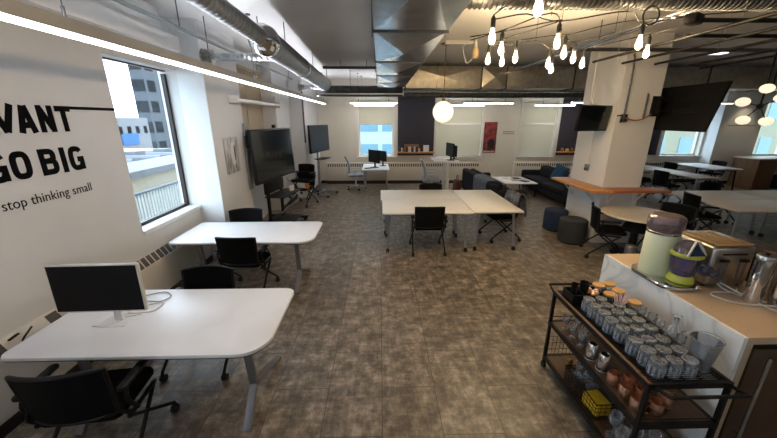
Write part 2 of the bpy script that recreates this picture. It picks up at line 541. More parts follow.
# sill
struct(MB().box(-3.03, XW+0.025, W1[0], 5.085, 0.90, 0.955, bevel=0.006).build('trim_3', M['reveal']))

# far wall with windows A, B, C, D, E
WA = (-0.75, 0.47, 0.98, 2.88)
WB = (2.05, 3.6, 0.96, 2.86)
WC = (5.0, 6.22, 0.96, 2.86)
WD = (10.2, 11.64, 0.98, 2.86)
WE = (13.3, 14.9, 0.95, 2.86)
def wall_y(mb, ya, yb, xa, xb, holes, z1=CE):
    xs = xa
    for (h0, h1, hz0, hz1) in holes:
        mb.box(xs, h0, ya, yb, 0, z1)
        mb.box(h0, h1, ya, yb, 0, hz0)
        mb.box(h0, h1, ya, yb, hz1, z1)
        xs = h1
    mb.box(xs, xb, ya, yb, 0, z1)
w = MB()
wall_y(w, YB, YB+0.3, -3.25, XR, [WA, WB, WC, WD, WE])
w.box(11.74, 13.2, 11.42, YB, 0, CE)
struct(w.build('wall_back', M['wallback'], smooth=False))
struct(MB().box(11.725, 11.739, 11.42, YB, 0.0, CE).build('trim_4', M['reveal'], smooth=False))  # cooler white sheet imitates bluish window light on the pier side
struct(MB().box(XR, XR+0.2, YF, YB+0.3, 0, CE).build('wall_right', M['wallback'], smooth=False))
struct(MB().box(-3.3, XR, YF-0.2, YF, 0, CE).build('wall_front', M['wallback'], smooth=False))
# baseboards
struct(MB().box(-2.15, 11.74, YB-0.015, YB, 0, 0.11).build('baseboard_back', M['baseboard'], smooth=False))
struct(MB().box(11.74, 13.2, 11.405, 11.42, 0, 0.11).build('baseboard_back_pier', M['baseboard'], smooth=False))
struct(MB().box(-2.5, -2.485, 5.09, 6.28, 0, 0.1).box(-2.5, -2.485, 8.2, 9.6, 0, 0.1).box(-2.15, -2.135, 9.6, YB, 0, 0.1).build('baseboard_left', M['baseboard'], smooth=False))
# sills of the far windows
sb = MB()
for h in (WA, WB, WC, WD, WE):
    sb.box(h[0]-0.08, h[1]+0.08, YB-0.1, YB+0.15, h[2]-0.05, h[2], bevel=0.006)
struct(sb.build('trim_5', M['winwhite']))
# casings
cb = MB()
for h in (WA, WB, WC, WD, WE):
    cb.box(h[0]-0.09, h[0], YB-0.025, YB, h[2]+0.001, h[3]+0.09)
    cb.box(h[1], h[1]+0.09, YB-0.025, YB, h[2]+0.001, h[3]+0.09)
    cb.box(h[0], h[1], YB-0.025, YB, h[3], h[3]+0.09)
struct(cb.build('trim_6', M['winwhite'], smooth=False))

# windows
def window_y(n, h, fm, mull=()):
    y = YB+0.16
    t = 0.05
    f = MB()
    f.box(h[0], h[1], y-0.03, y+0.03, h[2], h[2]+t); f.box(h[0], h[1], y-0.03, y+0.03, h[3]-t, h[3])
    f.box(h[0], h[0]+t, y-0.03, y+0.03, h[2]+t, h[3]-t); f.box(h[1]-t, h[1], y-0.03, y+0.03, h[2]+t, h[3]-t)
    for mx in mull: f.box(mx-0.02, mx+0.02, y-0.02, y+0.02, h[2]+t, h[3]-t)
    o = struct(f.build('window_%d' % n, fm, smooth=False))
    MB().box(h[0]+t, h[1]-t, y-0.004, y+0.004, h[2]+t, h[3]-t).build('pane', M['glass'], o)
window_y(2, WA, M['winwhite'])
window_y(3, WB, M['winwhite'])
window_y(4, WC, M['winwhite'])
window_y(5, WD, M['winwhite'])
window_y(6, WE, M['winwhite'])
def window_x(n, h):
    t = 0.045; x = -3.04
    f = MB()
    f.box(x-0.03, x+0.02, h[0], h[1], h[2], h[2]+t); f.box(x-0.03, x+0.02, h[0], h[1], h[3]-0.015, h[3])
    f.box(x-0.03, x+0.02, h[0], h[0]+t, h[2]+t, h[3]-t); f.box(x-0.03, x+0.02, h[1]-t, h[1], h[2]+t, h[3]-t)
    o = struct(f.build('window_%d' % n, M['winframe'], smooth=False))
    MB().box(x-0.010, x-0.004, h[0]+t, h[1]-t, h[2]+t, h[3]-t).build('pane', M['glass'], o)
window_x(1, W1)
window_x(7, W0)  # added window out of view, for more daylight

# roller blinds
def blind_y(label, h, z0, rail_z, m=M['blindw'], bar=True):
    t = thing('roller_blind', label, 'blind', ((h[0]+h[1])/2, YB+0.07, z0))
    hw = (h[1]-h[0])/2-0.015
    MB().box(-hw, hw, -0.002, 0.002, 0.0, h[3]-z0-0.04).build('fabric', m, t)
    MB().cyl((-hw, 0, h[3]-z0-0.035), (hw, 0, h[3]-z0-0.035), 0.03).build('roller_tube', M['winwhite'], t)
    MB().box(-hw, hw, -0.012, 0.012, 0.0, 0.03, bevel=0.005).build('hem_bar', M['winwhite'], t)
    if rail_z: MB().box(-hw, hw, -0.022, -0.004, rail_z-z0, rail_z-z0+0.09, bevel=0.005).build('meeting_rail', M['winwhite'], t)
blind_y('pale roller blind lowered halfway in the window behind the far left desk', WA, 2.06, None)
blind_y('white roller blind fully lowered in window behind the standing desk', WB, 0.99, 2.02)
blind_y('white roller blind fully lowered in window behind the second sofa', WC, 0.99, 2.02)
# tan blind in the recess of the left wall
t = thing('roller_blind', 'tan roller blind in the left wall recess behind the large touchscreen', 'blind', (-2.78, 7.24, 0.9))
for y0, y1 in ((-0.94, -0.02), (0.02, 0.94)):
    MB().box(-0.004, 0.004, y0, y1, 0, 2.3).build('fabric', M['blindt'], t)
MB().cyl((0.02, -0.95, 2.33), (0.02, 0.95, 2.33), 0.035).build('roller_tube', M['blindt'], t)
# white projection screen case above
t = thing('projector_screen_case', 'long white tube case mounted high above the large touchscreen', 'projector screen', (-2.38, 7.0, 2.55))
MB().cyl((0, -1.2, 0), (0, 1.2, 0), 0.035, seg=20).build('tube', M['whiteplastic'], t)
for y in (-1.19, 1.19):
    MB().box(-0.12, 0.04, y-0.025, y+0.025, -0.05, 0.07, bevel=0.008).build('end_bracket', M['whiteplastic'], t)
tag(MB().box(-2.5, -2.47, 8.24, 8.29, 1.35, 3.05, bevel=0.004).build('conduit', M['whiteplastic']), 'white vertical conduit on the left wall behind the large touchscreen', 'conduit')
tag(MB().cyl((-2.13, 9.585, 1.6), (-2.13, 9.585, 3.1), 0.022).build('conduit', M['galvdark']), 'dark vertical pipe on the pier corner above the second screen', 'pipe')

# radiator covers
def radiator_left():
    t = thing('radiator_cover', 'cream radiator cover running under the lettering and left window', 'radiator', (XW, 0, 0))
    y0, y1 = -2.4, 5.06
    prof = [(0, 0.0), (0.07, 0.0), (0.07, 0.54), (0.0, 0.665)]
    b = MB()
    b.sweep([[Vector((x+0.001, y, z)) for x, z in prof] for y in (y0, y1)])
    b.build('cover', M['radiator'], t, smooth=False)
    n = Vector((0.125, 0, 0.07)).normalized()
    def slot(mb, y, wd, a, c):
        p0 = Vector((0.07, y, 0.54)); p1 = Vector((0.0, y, 0.665))
        q0 = p0.lerp(p1, a)+n*0.0035; q1 = p0.lerp(p1, c)+n*0.0035
        ang = math.atan2((q1-q0).z, (q1-q0).x)
        mb.obox((q0+q1)/2, ((q1-q0).length, wd, 0.003), (0, -ang, 0))
    g = MB()
    y = 3.2
    while y < 4.95:
        slot(g, y, 0.068, 0.1, 0.9); y += 0.092
    g.build('grille', M['grille'], t, smooth=False)
    for i, y in enumerate((2.52, 2.08, 1.72)):
        g = MB(); slot(g, y, 0.1, 0.2, 0.85); g.build('vent', M['grille'], t, smooth=False)
    g = MB()
    for y in (2.62, 2.9, 3.2, 1.9): slot(g, y, 0.004, 0, 1)
    g.build('seams', M['grille'], t, smooth=False)
    g = MB()
    g.tube([(0.05, 2.24, 0.585), (0.075, 2.24, 0.62), (0.05, 2.33, 0.65)], 0.007, smooth=4)
    g.obox((0.045, 2.20, 0.65), (0.02, 0.09, 0.012), (0, 0, 0.2), bevel=0.003)
    g.build('valve_handle', M['black'], t)
    MB().box(0.07, 0.078, y0, y1, 0.0, 0.1).build('kick_plate', M['baseboard'], t, smooth=False)
    MB().box(0.0715, 0.074, 2.55, 2.556, 0.1, 0.54).build('joint', M['grille'], t, smooth=False)
radiator_left()
def radiator_back(x0, x1, label):
    t = thing('radiator_cover', label, 'radiator', ((x0+x1)/2, YB, 0))
    hw = (x1-x0)/2
    MB().box(-hw, hw, -0.14, 0, 0.12, 0.76, bevel=0.008).build('cover', M['radiator'], t)
    MB().box(-hw+0.02, hw-0.02, -0.12, 0, 0.0, 0.12).build('kick_plate', M['baseboard'], t, smooth=False)
    g = MB(); x = -hw+0.08
    while x < hw-0.1:
        g.box(x, x+0.045, -0.1435, -0.139, 0.62, 0.72); x += 0.08
    g.build('grille', M['grille'], t, smooth=False)
radiator_back(-1.95, 3.62, 'long cream radiator cover beneath the two far left windows')
radiator_back(4.85, 7.6, 'cream radiator cover behind the second sofa')
radiator_back(8.2, 11.7, 'cream radiator cover under the window beyond the right hand tables')

# charcoal felt panels with wood shelves
def accent(x0, x1, label):
    return tag(MB().box(x0, x1, YB-0.03, YB, 1.0, 3.0, bevel=0.004).build('felt_panel', M['panel']), label, 'wall panel')
accent(0.62, 1.9, 'tall charcoal felt panel between the two far left windows')
accent(6.36, 7.75, 'tall charcoal felt panel beside the pillar small television')
accent(8.6, 10.05, 'charcoal felt panel beside the window right of the pillar')
def shelf(x0, x1, z, label):
    s_ = tag(MB().box(x0, x1, YB-0.27, YB-0.031, z-0.045, z, bevel=0.005).build('wall_shelf', M['wood']), label, 'shelf')
    return s_
shelf(0.6, 1.92, 1.14, 'honey wood shelf with books on the charcoal panel between far windows')
shelf(6.34, 7.3, 1.14, 'honey wood shelf on the charcoal panel by the pillar')
# books and frames on the shelf
SH = 1.14
tag(MB().box(0.85, 1.38, YB-0.08, YB-0.05, SH, SH+0.26, bevel=0.004).build('picture_board', M['book1']), 'brown board leaning at the back of the panel shelf', 'picture')
bx = 0.66
bl = [(0.05, 0.17, 'book2', 'navy book at the left end of the panel shelf'), (0.04, 0.14, 'paper', 'white book next to the navy one on panel shelf'), (0.07, 0.12, 'book1', 'short brown book on the panel shelf'),
      (0.05, 0.16, 'book2', 'dark blue book in front of the brown board'), (0.09, 0.18, 'paper', 'wide white card in front of the brown board'), (0.05, 0.15, 'maroon', 'maroon book on the panel shelf'),
      (0.04, 0.18, 'paper', 'thin white book right of the maroon one on the shelf'), (0.06, 0.17, 'book2', 'navy book right of the brown board'), (0.05, 0.12, 'copper', 'copper coloured box on the panel shelf')]
for wd, hh, mm, lb in bl:
    t = thing('book', lb, 'book', (bx+wd/2, YB-0.17, SH))
    MB().box(-wd/2, wd/2, -0.06, 0.06, 0.0, hh, bevel=0.003).build('cover', M[mm], t)
    bx += wd+0.03
f = thing('photo_frame', 'white framed card at the right of the panel shelf', 'picture', (1.62, YB-0.15, SH))
MB().obox((0, 0, 0.115), (0.2, 0.012, 0.23), (-0.12, 0, 0), bevel=0.003).build('frame', M['whiteplastic'], f)
MB().obox((0, -0.0085, 0.116), (0.16, 0.003, 0.19), (-0.12, 0, 0)).build('card', M['paper'], f)
for x, hh, mm, lb in ((6.5, 0.13, 'book1', 'brown jar on the shelf by the pillar'), (6.68, 0.1, 'cork', 'tan jar on the shelf by the pillar'), (6.84, 0.12, 'brass', 'brass jar on the shelf by the pillar')):
    tag(MB().lathe([(0.05, 0), (0.055, 0.02), (0.055, hh-0.03), (0.035, hh)], (x, YB-0.15, SH), 14).build('jar', M[mm]), lb, 'jar')

# ------------------------------------------------------------------ lettering
def stroke(mb, pts, wd, closed=False, t=0.003):
    """flat ribbon in the (u,v) plane; u -> +Y, v -> +Z, lies on the wall at X=0"""
    P = [Vector((p[0], p[1])) for p in pts]
    n = len(P)
    Lr, Rr = [], []
    for i in range(n):
        if closed:
            d0 = (P[i]-P[i-1]).normalized(); d1 = (P[(i+1) % n]-P[i]).normalized()
        else:
            d0 = (P[i]-P[max(i-1, 0)]); d1 = (P[min(i+1, n-1)]-P[i])
            d0 = d0.normalized() if d0.length > 0 else d1.normalized()
            d1 = d1.normalized() if d1.length > 0 else d0
        n0 = Vector((-d0.y, d0.x)); n1 = Vector((-d1.y, d1.x))
        m = (n0+n1)
        if m.length < 1e-6: m = n0.copy()
        m.normalize()
        k = wd/2/max(0.35, m.dot(n0))
        Lr.append(P[i]+m*k); Rr.append(P[i]-m*k)
    ring = [[Vector((0, l.x, l.y)), Vector((t, l.x, l.y)), Vector((t, r.x, r.y)), Vector((0, r.x, r.y))] for l, r in zip(Lr, Rr)]
    if closed: ring.append(ring[0])
    mb.sweep(ring, True, not closed)
def letters(ch, u, v, h, wd, sw):
    mb = MB()
    hw = sw/2
    def S(p, c=False):
        letters.k = (letters.k+1) % 7
        stroke(mb, [(u+a*wd, v+b*h) for a, b in p], sw, c, 0.0024+0.0003*letters.k)
    e = hw/h; f = hw/wd
    def oval(a0, a1, n=28, g=3.2):
        out = []
        for k in range(n+1):
            a = a0+(a1-a0)*k/n
            cx, sy = math.cos(a), math.sin(a)
            out.append((0.5+(0.5-f)*math.copysign(abs(cx)**(2/g), cx), 0.5+(0.5-e)*math.copysign(abs(sy)**(2/g), sy)))
        return out
    if ch == 'I': S([(0.5, 0), (0.5, 1)])
    if ch == 'T': S([(0.5, 0), (0.5, 1-e)]); S([(0, 1-e), (1, 1-e)])
    if ch == 'N': S([(f, 0), (f, 1)]); S([(1-f, 0), (1-f, 1)]); S([(f, 1-e*0.4), (1-f, e*0.4)])
    if ch == 'A': S([(f, 0), (0.5-f*0.2, 1-e*0.3)]); S([(1-f, 0), (0.5+f*0.2, 1-e*0.3)]); S([(0.25, 0.28), (0.75, 0.28)])
    if ch == 'W': S([(f, 1), (0.27, 0.05)]); S([(0.27, 0.05), (0.5, 1)]); S([(0.5, 1), (0.73, 0.05)]); S([(0.73, 0.05), (1-f, 1)])
    if ch == 'O': S(oval(0, 2*PI)[:-1], True)
    if ch == 'G': S(oval(0.3*PI*0.5+0.12, 2*PI-0.35)); S([(0.55, 0.46), (1.0, 0.46)]); S([(1-f, 0.46), (1-f, 0.02)])
    if ch == 'B':
        S([(f, 0), (f, 1)])
        def bowl(y0, y1, xr):
            c = (y0+y1)/2; ry = (y1-y0)/2; xc = xr-0.34
            pts = [(0.05, y1)]+[(xc+0.34*abs(math.cos(a))**0.7, c+ry*math.copysign(abs(math.sin(a))**0.7, math.sin(a))) for a in [PI/2-PI*k/14 for k in range(15)]]+[(0.05, y0)]
            S(pts)
        bowl(0.53, 1-e, 1-f-0.05)
        bowl(e, 0.53, 1-f)
    return mb
letters.k = 0
LT = thing('wall_lettering', 'black condensed motto lettering on the left wall beside the window', 'lettering', (XW+0.001, 0, 0))
def word(chars, v, h):
    mb = MB()
    for ch, u, wd in chars:
        m2 = letters(ch, u, v, h, wd, 0.048)
        me = bpy.data.meshes.new('t'); m2.bm.to_mesh(me); m2.bm.free(); mb.bm.from_mesh(me); bpy.data.meshes.remove(me)
    return mb
word([('W', 2.425, 0.34), ('A', 2.755, 0.155), ('N', 2.935, 0.14), ('T', 3.1, 0.145)], 2.14, 0.222).build('headline', M['ink'], LT, smooth=False)
word([('G', 2.44, 0.145), ('O', 2.61, 0.155), ('B', 2.84, 0.155), ('I', 3.025, 0.06), ('G', 3.11, 0.15)], 1.785, 0.222).build('headline', M['ink'], LT, smooth=False)
MB().box(0, 0.003, 3.2, 3.785, 2.334, 2.362).build('rule', M['ink'], LT, smooth=False)
cu = bpy.data.curves.new('tagline', 'FONT')
cu.body = 'stop thinking small'
cu.size = 0.115; cu.extrude = 0.001; cu.space_character = 1.03
to = bpy.data.objects.new('tagline', cu)
COL.objects.link(to)
bpy.context.view_layer.update()
dg = bpy.context.evaluated_depsgraph_get()
me = bpy.data.meshes.new_from_object(to.evaluated_get(dg))
xs = [v.co.x for v in me.vertices]
bpy.data.objects.remove(to)
sx = 0.80/(max(xs)-min(xs))
me.transform(Matrix.Translation((0.001, 2.455, 1.575)) @ Matrix(((0, 0, 1, 0), (1, 0, 0, 0), (0, 1, 0, 0), (0, 0, 0, 1))) @ Matrix.Diagonal((sx, 1, 1, 1)))
me.materials.clear(); me.materials.append(M['ink'])
o = bpy.data.objects.new('tagline', me); COL.objects.link(o); o.parent = LT
# fine print on the far walls: rows of small unreadable marks
def fineprint(loc, n, wd, h, label, rows=2):
    mb = MB()
    for r in range(rows):
        x = 0
        while x < wd:
            l = random.uniform(0.03, 0.08)
            mb.box(x, min(wd, x+l), -0.002, 0, -r*h*1.9, -r*h*1.9+h); x += l+0.02
    tag(mb.build('wall_lettering', M['inkgrey'], None, loc, smooth=False), label, 'lettering')
fineprint((4.36, YB-0.001, 1.80), 3, 0.4, 0.035, 'small grey lettering on far wall right of the red picture')
fineprint((12.0, 11.419, 2.02), 3, 1.0, 0.035, 'thin row of grey lettering on the wall below the ceiling spot', 1)

# pictures
p = thing('canvas_picture', 'tall red and black abstract picture on the far wall', 'picture', (3.9, YB, 1.62))
MB().box(-0.23, 0.23, -0.035, 0, -0.53, 0.53, bevel=0.004).build('canvas', M['artred'], p)
mb = MB(); mb.sphere((0.05, -0.036, -0.2), 0.13, (1, 0.02, 1.25)); mb.build('dark_figure', M['rubber'], p)
mb = MB(); mb.sphere((0.04, -0.037, -0.17), 0.06, (1, 0.02, 1.2)); mb.build('pale_patch', M['paper'], p)
mb = MB(); mb.box(-0.2, 0.2, -0.037, -0.035, -0.5, -0.46); mb.build('pale_edge', M['whiteframe'], p)
p = thing('canvas_picture', 'grey and white print on the left pier by the large touchscreen', 'picture', (-2.5, 5.62, 1.67))
MB().box(0, 0.025, -0.25, 0.25, -0.29, 0.29, bevel=0.004).build('canvas', M['artgrey'], p)
MB().sphere((0.026, 0.02, 0.02), 0.1, (0.02, 0.8, 2.0)).build('pale_shape', M['paper'], p)
MB().sphere((0.027, 0.08, 0.03), 0.04, (0.03, 0.7, 3.4)).build('dark_shape', M['bezel'], p)

# ------------------------------------------------------------------ pillar
struct(MB().box(4.0, 4.69, 5.69, 6.72, 0, CE).build('wall_pillar', M['wall'], smooth=False))
tag(MB().tube([(3.985, 6.2, 1.35), (3.985, 6.2, 2.4), (3.985, 6.45, 2.6), (3.985, 6.45, 3.4)], 0.014, smooth=3).build('conduit', M['whiteplastic']), 'thin white conduit down the pillar left face', 'conduit')
tag(MB().box(3.96, 4.0, 6.15, 6.26, 1.3, 1.42, bevel=0.005).build('socket_box', M['galv']), 'grey socket box on the pillar left face', 'socket')
tag(MB().tube([(4.12, 5.675, 2.32), (4.12, 5.675, 3.05), (4.08, 5.675, 3.25)], 0.014, smooth=3).build('conduit', M['galv']), 'steel conduit down the pillar front face', 'conduit')
tag(MB().box(4.07, 4.17, 5.65, 5.69, 2.2, 2.33, bevel=0.005).build('socket_box', M['galv']), 'steel socket box on the pillar front face', 'socket')
tag(MB().tube([(4.12, 5.64, 2.27), (4.25, 5.6, 2.23), (4.4, 5.6, 2.25), (4.52, 5.6, 2.33)], 0.01, smooth=6).build('cable', M['woodred']), 'brown cable sagging from pillar socket to the big television mount', 'cable')
tag(MB().tube([(4.09, 5.64, 2.24), (4.02, 5.6, 2.2), (3.97, 5.5, 2.3), (3.85, 5.45, 2.3)], 0.01, smooth=6).build('cable', M['black']), 'black cable looping from pillar socket to the small television', 'cable')
# wrap round counter shelf
t = thing('bar_ledge', 'honey wood ledge wrapped around the pillar at bar height', 'shelf', (4.0, 5.69, 1.07))
MB().prism([(-0.36, 1.12), (-0.36, -0.3), (-0.001, -0.3), (-0.001, 1.12)], -0.045, 0, 0.004).build('ledge', M['wood'], t)
MB().prism([(0.0, -0.3), (1.02, -0.3), (1.02, -0.001), (0.0, -0.001)], -0.045, 0, 0.004).build('ledge', M['woodred'], t)
for x, y, dx, dy in ((0.12, 0, 0, -1), (0.6, 0, 0, -1), (0, 0.15, -1, 0), (0, 0.85, -1, 0)):
    MB().tube([(x+dx*0.012, y+dy*0.012, -0.3), (x+dx*0.24, y+dy*0.24, -0.05)], 0.012).tube([(x+dx*0.012, y+dy*0.012, -0.3), (x+dx*0.012, y+dy*0.012, -0.05)], 0.012).build('bracket', M['whiteplastic'], t)

# small television
t = thing('television', 'small black television on the pillar left face', 'television', (3.632, 5.694, 2.262), 0.334)
tilt = Euler((-0.1, 0, 0)).to_matrix().to_4x4()
MB().obox((0, 0.02, 0), (0.72, 0.045, 0.42), (0.1, 0, 0), bevel=0.008).build('body', M['black'], t)
MB().obox((0, -0.0025, 0.002), (0.69, 0.003, 0.38), (0.1, 0, 0)).build('screen', M['screen'], t)
MB().tube([(0, 0.03, 0), (0.12, 0.18, 0.0), (0.33, 0.22, 0.0)], 0.02).obox((0, 0.05, 0), (0.2, 0.02, 0.2)).build('wall_mount', M['blackmetal'], t)
# big television, back towards us
t = thing('television', 'large black television tilted down beside the pillar seen from behind', 'television', (4.835, 5.415, 2.415))
tl = math.atan2(0.192, 0.694)
MB().obox((0, 0, 0), (0.035, 1.23, 0.72), (0, tl, 0), bevel=0.008).build('body', M['tvback'], t)
MB().obox((0.0185, 0, -0.005), (0.003, 1.19, 0.68), (0, tl, 0)).build('screen', M['screen'], t)
MB().obox((-0.03, 0.0, -0.08), (0.03, 0.8, 0.34), (0, tl, 0), bevel=0.01).build('rear_housing', M['tvback'], t)
v = MB()
for k in range(7):
    v.obox((-0.048, -0.1, -0.02-0.025*k), (0.003, 0.4, 0.006), (0, tl, 0))
v.build('vents', M['bezel'], t)
mb = MB()
mb.box(-0.28, -0.12, 0.235, 0.272, -0.12, 0.2, bevel=0.005)
mb.box(-0.22, -0.02, 0.17, 0.2, 0.1, 0.14).box(-0.22, -0.02, 0.17, 0.2, -0.06, -0.02).box(-0.23, -0.19, 0.16, 0.24, -0.08, 0.16)
mb.build('wall_mount', M['blackmetal'], t)
MB().box(-0.39, -0.355, 0.255, 0.274, -0.17, 0.24, bevel=0.004).build('mount_backplate', M['silver'], t)

# ------------------------------------------------------------------ ceiling services
def spiral(mb, p0, p1, r, pitch=0.09, seg=20, ridge=0.05):
    p0, p1 = Vector(p0), Vector(p1)
    L = (p1-p0).length; d = (p1-p0)/L
    u = d.orthogonal().normalized(); w_ = d.cross(u)
    rings = []
    n = max(2, int(L/pitch))
    st = []
    for i in range(n):
        a = L*i/n; q = L/n
        st += [(a, r), (a+q*0.72, r), (a+q*0.80, r*(1+ridge)), (a+q*0.92, r*(1+ridge))]
    st.append((L, r))
    for a, rr in st:
        rings.append([p0+d*a+u*(rr*math.cos(2*PI*k/seg))+w_*(rr*math.sin(2*PI*k/seg)) for k in range(seg)])
    mb.sweep(rings)
    return mb
def hanger(mb, x, y, z, zt=CE, r=0.006):
    mb.cyl((x, y, z), (x, y, zt), r, seg=6)
t = thing('spiral_duct', 'long round silver spiral duct running away along the left ceiling', 'duct', (-1.4, 0, 3.12))
spiral(MB(), (0.1, 0.3, 0), (0.08, 4.1, 0), 0.085, 0.075).build('thin_duct', M['galvspiral'], t)
mb = MB(); mb.lathe([(0.08, 0), (0.095, 0.01), (0.16, 0.12), (0.172, 0.22), (0.168, 0.24), (0.168, 0.26), (0.15, 0.27)], (0.075, 4.02, -0.005), 28, (-PI/2, 0, 0)); mb.build('reducer', M['chrome'], t)
spiral(MB(), (0.07, 4.28, 0), (-0.05, 9.5, 0.0), 0.148, 0.11, ridge=0.03).build('wide_duct', M['galvspiral'], t)
mb = MB(); mb.lathe([(0.15, 0), (0.16, 0.01), (0.16, 0.05), (0.15, 0.06)], (0.02, 6.3, 0), 28, (-PI/2, 0, 0)); mb.lathe([(0.15, 0), (0.16, 0.01), (0.16, 0.05), (0.15, 0.06)], (-0.045, 9.3, 0), 28, (-PI/2, 0, 0)); mb.build('collars', M['galv'], t)
mb = MB()
for y in (1.6, 3.2, 5.2, 7.2, 9.0): hanger(mb, 0.06, y, 0.07, CE-3.12)
mb.build('hanger_rods', M['galvdark'], t)
# branches
t = thing('branch_duct', 'short silver branch duct with crinkled foil end near the left window', 'duct', (-1.42, 4.95, 3.06))
spiral(MB(), (0, 0, 0), (-0.85, 0, 0), 0.05, 0.06).build('duct', M['galvspiral'], t)
mb = MB(); prof = []
for k in range(9): prof.append((0.055+0.035*((k % 2))+0.02*k/9, k*0.022))
mb.lathe(prof, (-0.82, 0, 0.0), 18, (0, -PI/2, 0)); mb.build('foil_end', M['foil'], t)
MB().cyl((-0.9, 0, 0.05), (-0.9, 0, CE-3.06), 0.006).cyl((-0.2, 0, 0.05), (-0.2, 0, CE-3.06), 0.006).build('hanger_rods', M['galvdark'], t)
t = thing('branch_duct', 'small branch duct at the far end of the left ceiling', 'duct', (-1.45, 9.4, 3.06))
spiral(MB(), (0, 0, 0), (-0.62, 0, 0), 0.06, 0.07).build('duct', M['galvspiral'], t)
mb = MB(); mb.lathe(prof, (-0.55, 0, 0.0), 18, (0, -PI/2, 0)); mb.build('foil_end', M['foil'], t)
MB().cyl((-0.3, 0, 0.05), (-0.3, 0, CE-3.06), 0.006).build('hanger_rods', M['galvdark'], t)
# pipes
t = thing('sprinkler_pipe', 'thin grey sprinkler pipe under the ceiling above the left light', 'pipe', (-2.3, 0, 3.25))
MB().tube([(0, 0, 0), (0, 9.3, 0)], 0.022, 10).build('pipe', M['pipe'], t)
mb = MB()
for y in (1.5, 4.3, 7, 9): hanger(mb, 0, y, 0, CE-3.25)
mb.build('hanger_rods', M['galvdark'], t)
t = thing('ceiling_pipe', 'dark pipe crossing the ceiling between round duct and rectangular duct', 'pipe', (0, 8.2, 3.38))
MB().tube([(-1.3, 0, 0), (0.0, 0, 0)], 0.03, 10).build('pipe', M['galvdark'], t)
MB().cyl((-0.9, 0, 0), (-0.9, 0, CE-3.38), 0.006).cyl((-0.3, 0, 0), (-0.3, 0, CE-3.38), 0.006).build('hanger_rods', M['galvdark'], t)
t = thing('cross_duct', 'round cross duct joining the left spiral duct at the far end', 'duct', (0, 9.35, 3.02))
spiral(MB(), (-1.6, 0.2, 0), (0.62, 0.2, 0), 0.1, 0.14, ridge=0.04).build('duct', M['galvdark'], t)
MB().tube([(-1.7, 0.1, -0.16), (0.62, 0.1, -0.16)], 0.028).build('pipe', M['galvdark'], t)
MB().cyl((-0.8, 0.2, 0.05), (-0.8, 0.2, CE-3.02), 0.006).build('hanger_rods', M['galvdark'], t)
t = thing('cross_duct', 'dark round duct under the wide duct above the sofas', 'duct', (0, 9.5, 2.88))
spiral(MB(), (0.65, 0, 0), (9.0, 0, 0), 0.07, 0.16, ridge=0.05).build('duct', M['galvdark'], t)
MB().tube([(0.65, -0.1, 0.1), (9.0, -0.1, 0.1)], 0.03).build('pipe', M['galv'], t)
mb = MB()
for x in (1.5, 3.5, 5.5, 7.5): hanger(mb, x, 0, 0.05, CE-2.88)
mb.build('hanger_rods', M['galvdark'], t)

# rectangular ducts with cross broken panels
def panel_x(mb, p00, p10, p11, p01, n, depth):
    """cross-broken sheet-metal panel: a shallow pyramid"""
    P = [Vector(p) for p in (p00, p10, p11, p01)]
    c = sum(P, Vector())/4+Vector(n)*depth
    bm = mb.bm
    vs = [bm.verts.new(p) for p in P]; cv = bm.verts.new(c)
    for i in range(4):
        bm.faces.new((vs[i], vs[(i+1) % 4], cv))
t = thing('rectangular_duct', 'wide rectangular galvanised duct running overhead down the middle', 'duct', (0.28, 0, 3.0))
ys = [-2.6, -0.9, 0.75, 3.27, 4.9, 6.4, 7.6, 8.6]
hw = 0.33; hz = 0.45
mb = MB()
for a, b_ in zip(ys[:-1], ys[1:]):
    panel_x(mb, (-hw, a, 0), (hw, a, 0), (hw, b_, 0), (-hw, b_, 0), (0, 0, -1), 0.05)
    panel_x(mb, (-hw, a, hz), (-hw, a, 0), (-hw, b_, 0), (-hw, b_, hz), (-1, 0, 0), 0.015)
    panel_x(mb, (hw, a, 0), (hw, a, hz), (hw, b_, hz), (hw, b_, 0), (1, 0, 0), 0.015)
    panel_x(mb, (-hw, a, hz), (-hw, b_, hz), (hw, b_, hz), (hw, a, hz), (0, 0, 1), 0.005)
mb.build('sheet_metal', M['galv'], t, smooth=False)
for y in ys[1:-1]:
    k = 0.012
    MB().box(-hw-k, hw+k, y-0.009, y+0.009, -k, 0.0).box(-hw-k, -hw, y-0.009, y+0.009, 0, hz).box(hw, hw+k, y-0.009, y+0.009, 0, hz).build('flange', M['galvdark'], t, smooth=False)
mb = MB()
for y in (1.0, 3.5, 6.0, 8.0):
    for x in (-hw-0.02, hw+0.02): hanger(mb, x, y, 0.0, CE-3.0, 0.005)
mb.build('hanger_rods', M['galvdark'], t)
t = thing('rectangular_duct', 'wide galvanised duct crossing the room above the sofas, tinted for warm bulb light', 'duct', (0, 8.6, 2.98))
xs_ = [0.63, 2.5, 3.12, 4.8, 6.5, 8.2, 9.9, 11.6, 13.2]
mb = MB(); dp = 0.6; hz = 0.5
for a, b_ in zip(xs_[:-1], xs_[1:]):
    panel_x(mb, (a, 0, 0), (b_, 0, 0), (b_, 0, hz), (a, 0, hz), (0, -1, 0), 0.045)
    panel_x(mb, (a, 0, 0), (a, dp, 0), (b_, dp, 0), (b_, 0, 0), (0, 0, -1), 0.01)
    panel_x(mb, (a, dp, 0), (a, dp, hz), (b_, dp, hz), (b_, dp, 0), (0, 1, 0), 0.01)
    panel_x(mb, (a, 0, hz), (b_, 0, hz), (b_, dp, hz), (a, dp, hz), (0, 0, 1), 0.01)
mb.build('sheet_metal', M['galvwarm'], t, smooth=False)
for x in xs_:
    MB().box(x-0.015, x+0.015, -0.022, 0, -0.02, hz).box(x-0.015, x+0.015, -0.022, dp, -0.022, 0).build('flange', M['galvdark'], t, smooth=False)
mb = MB()
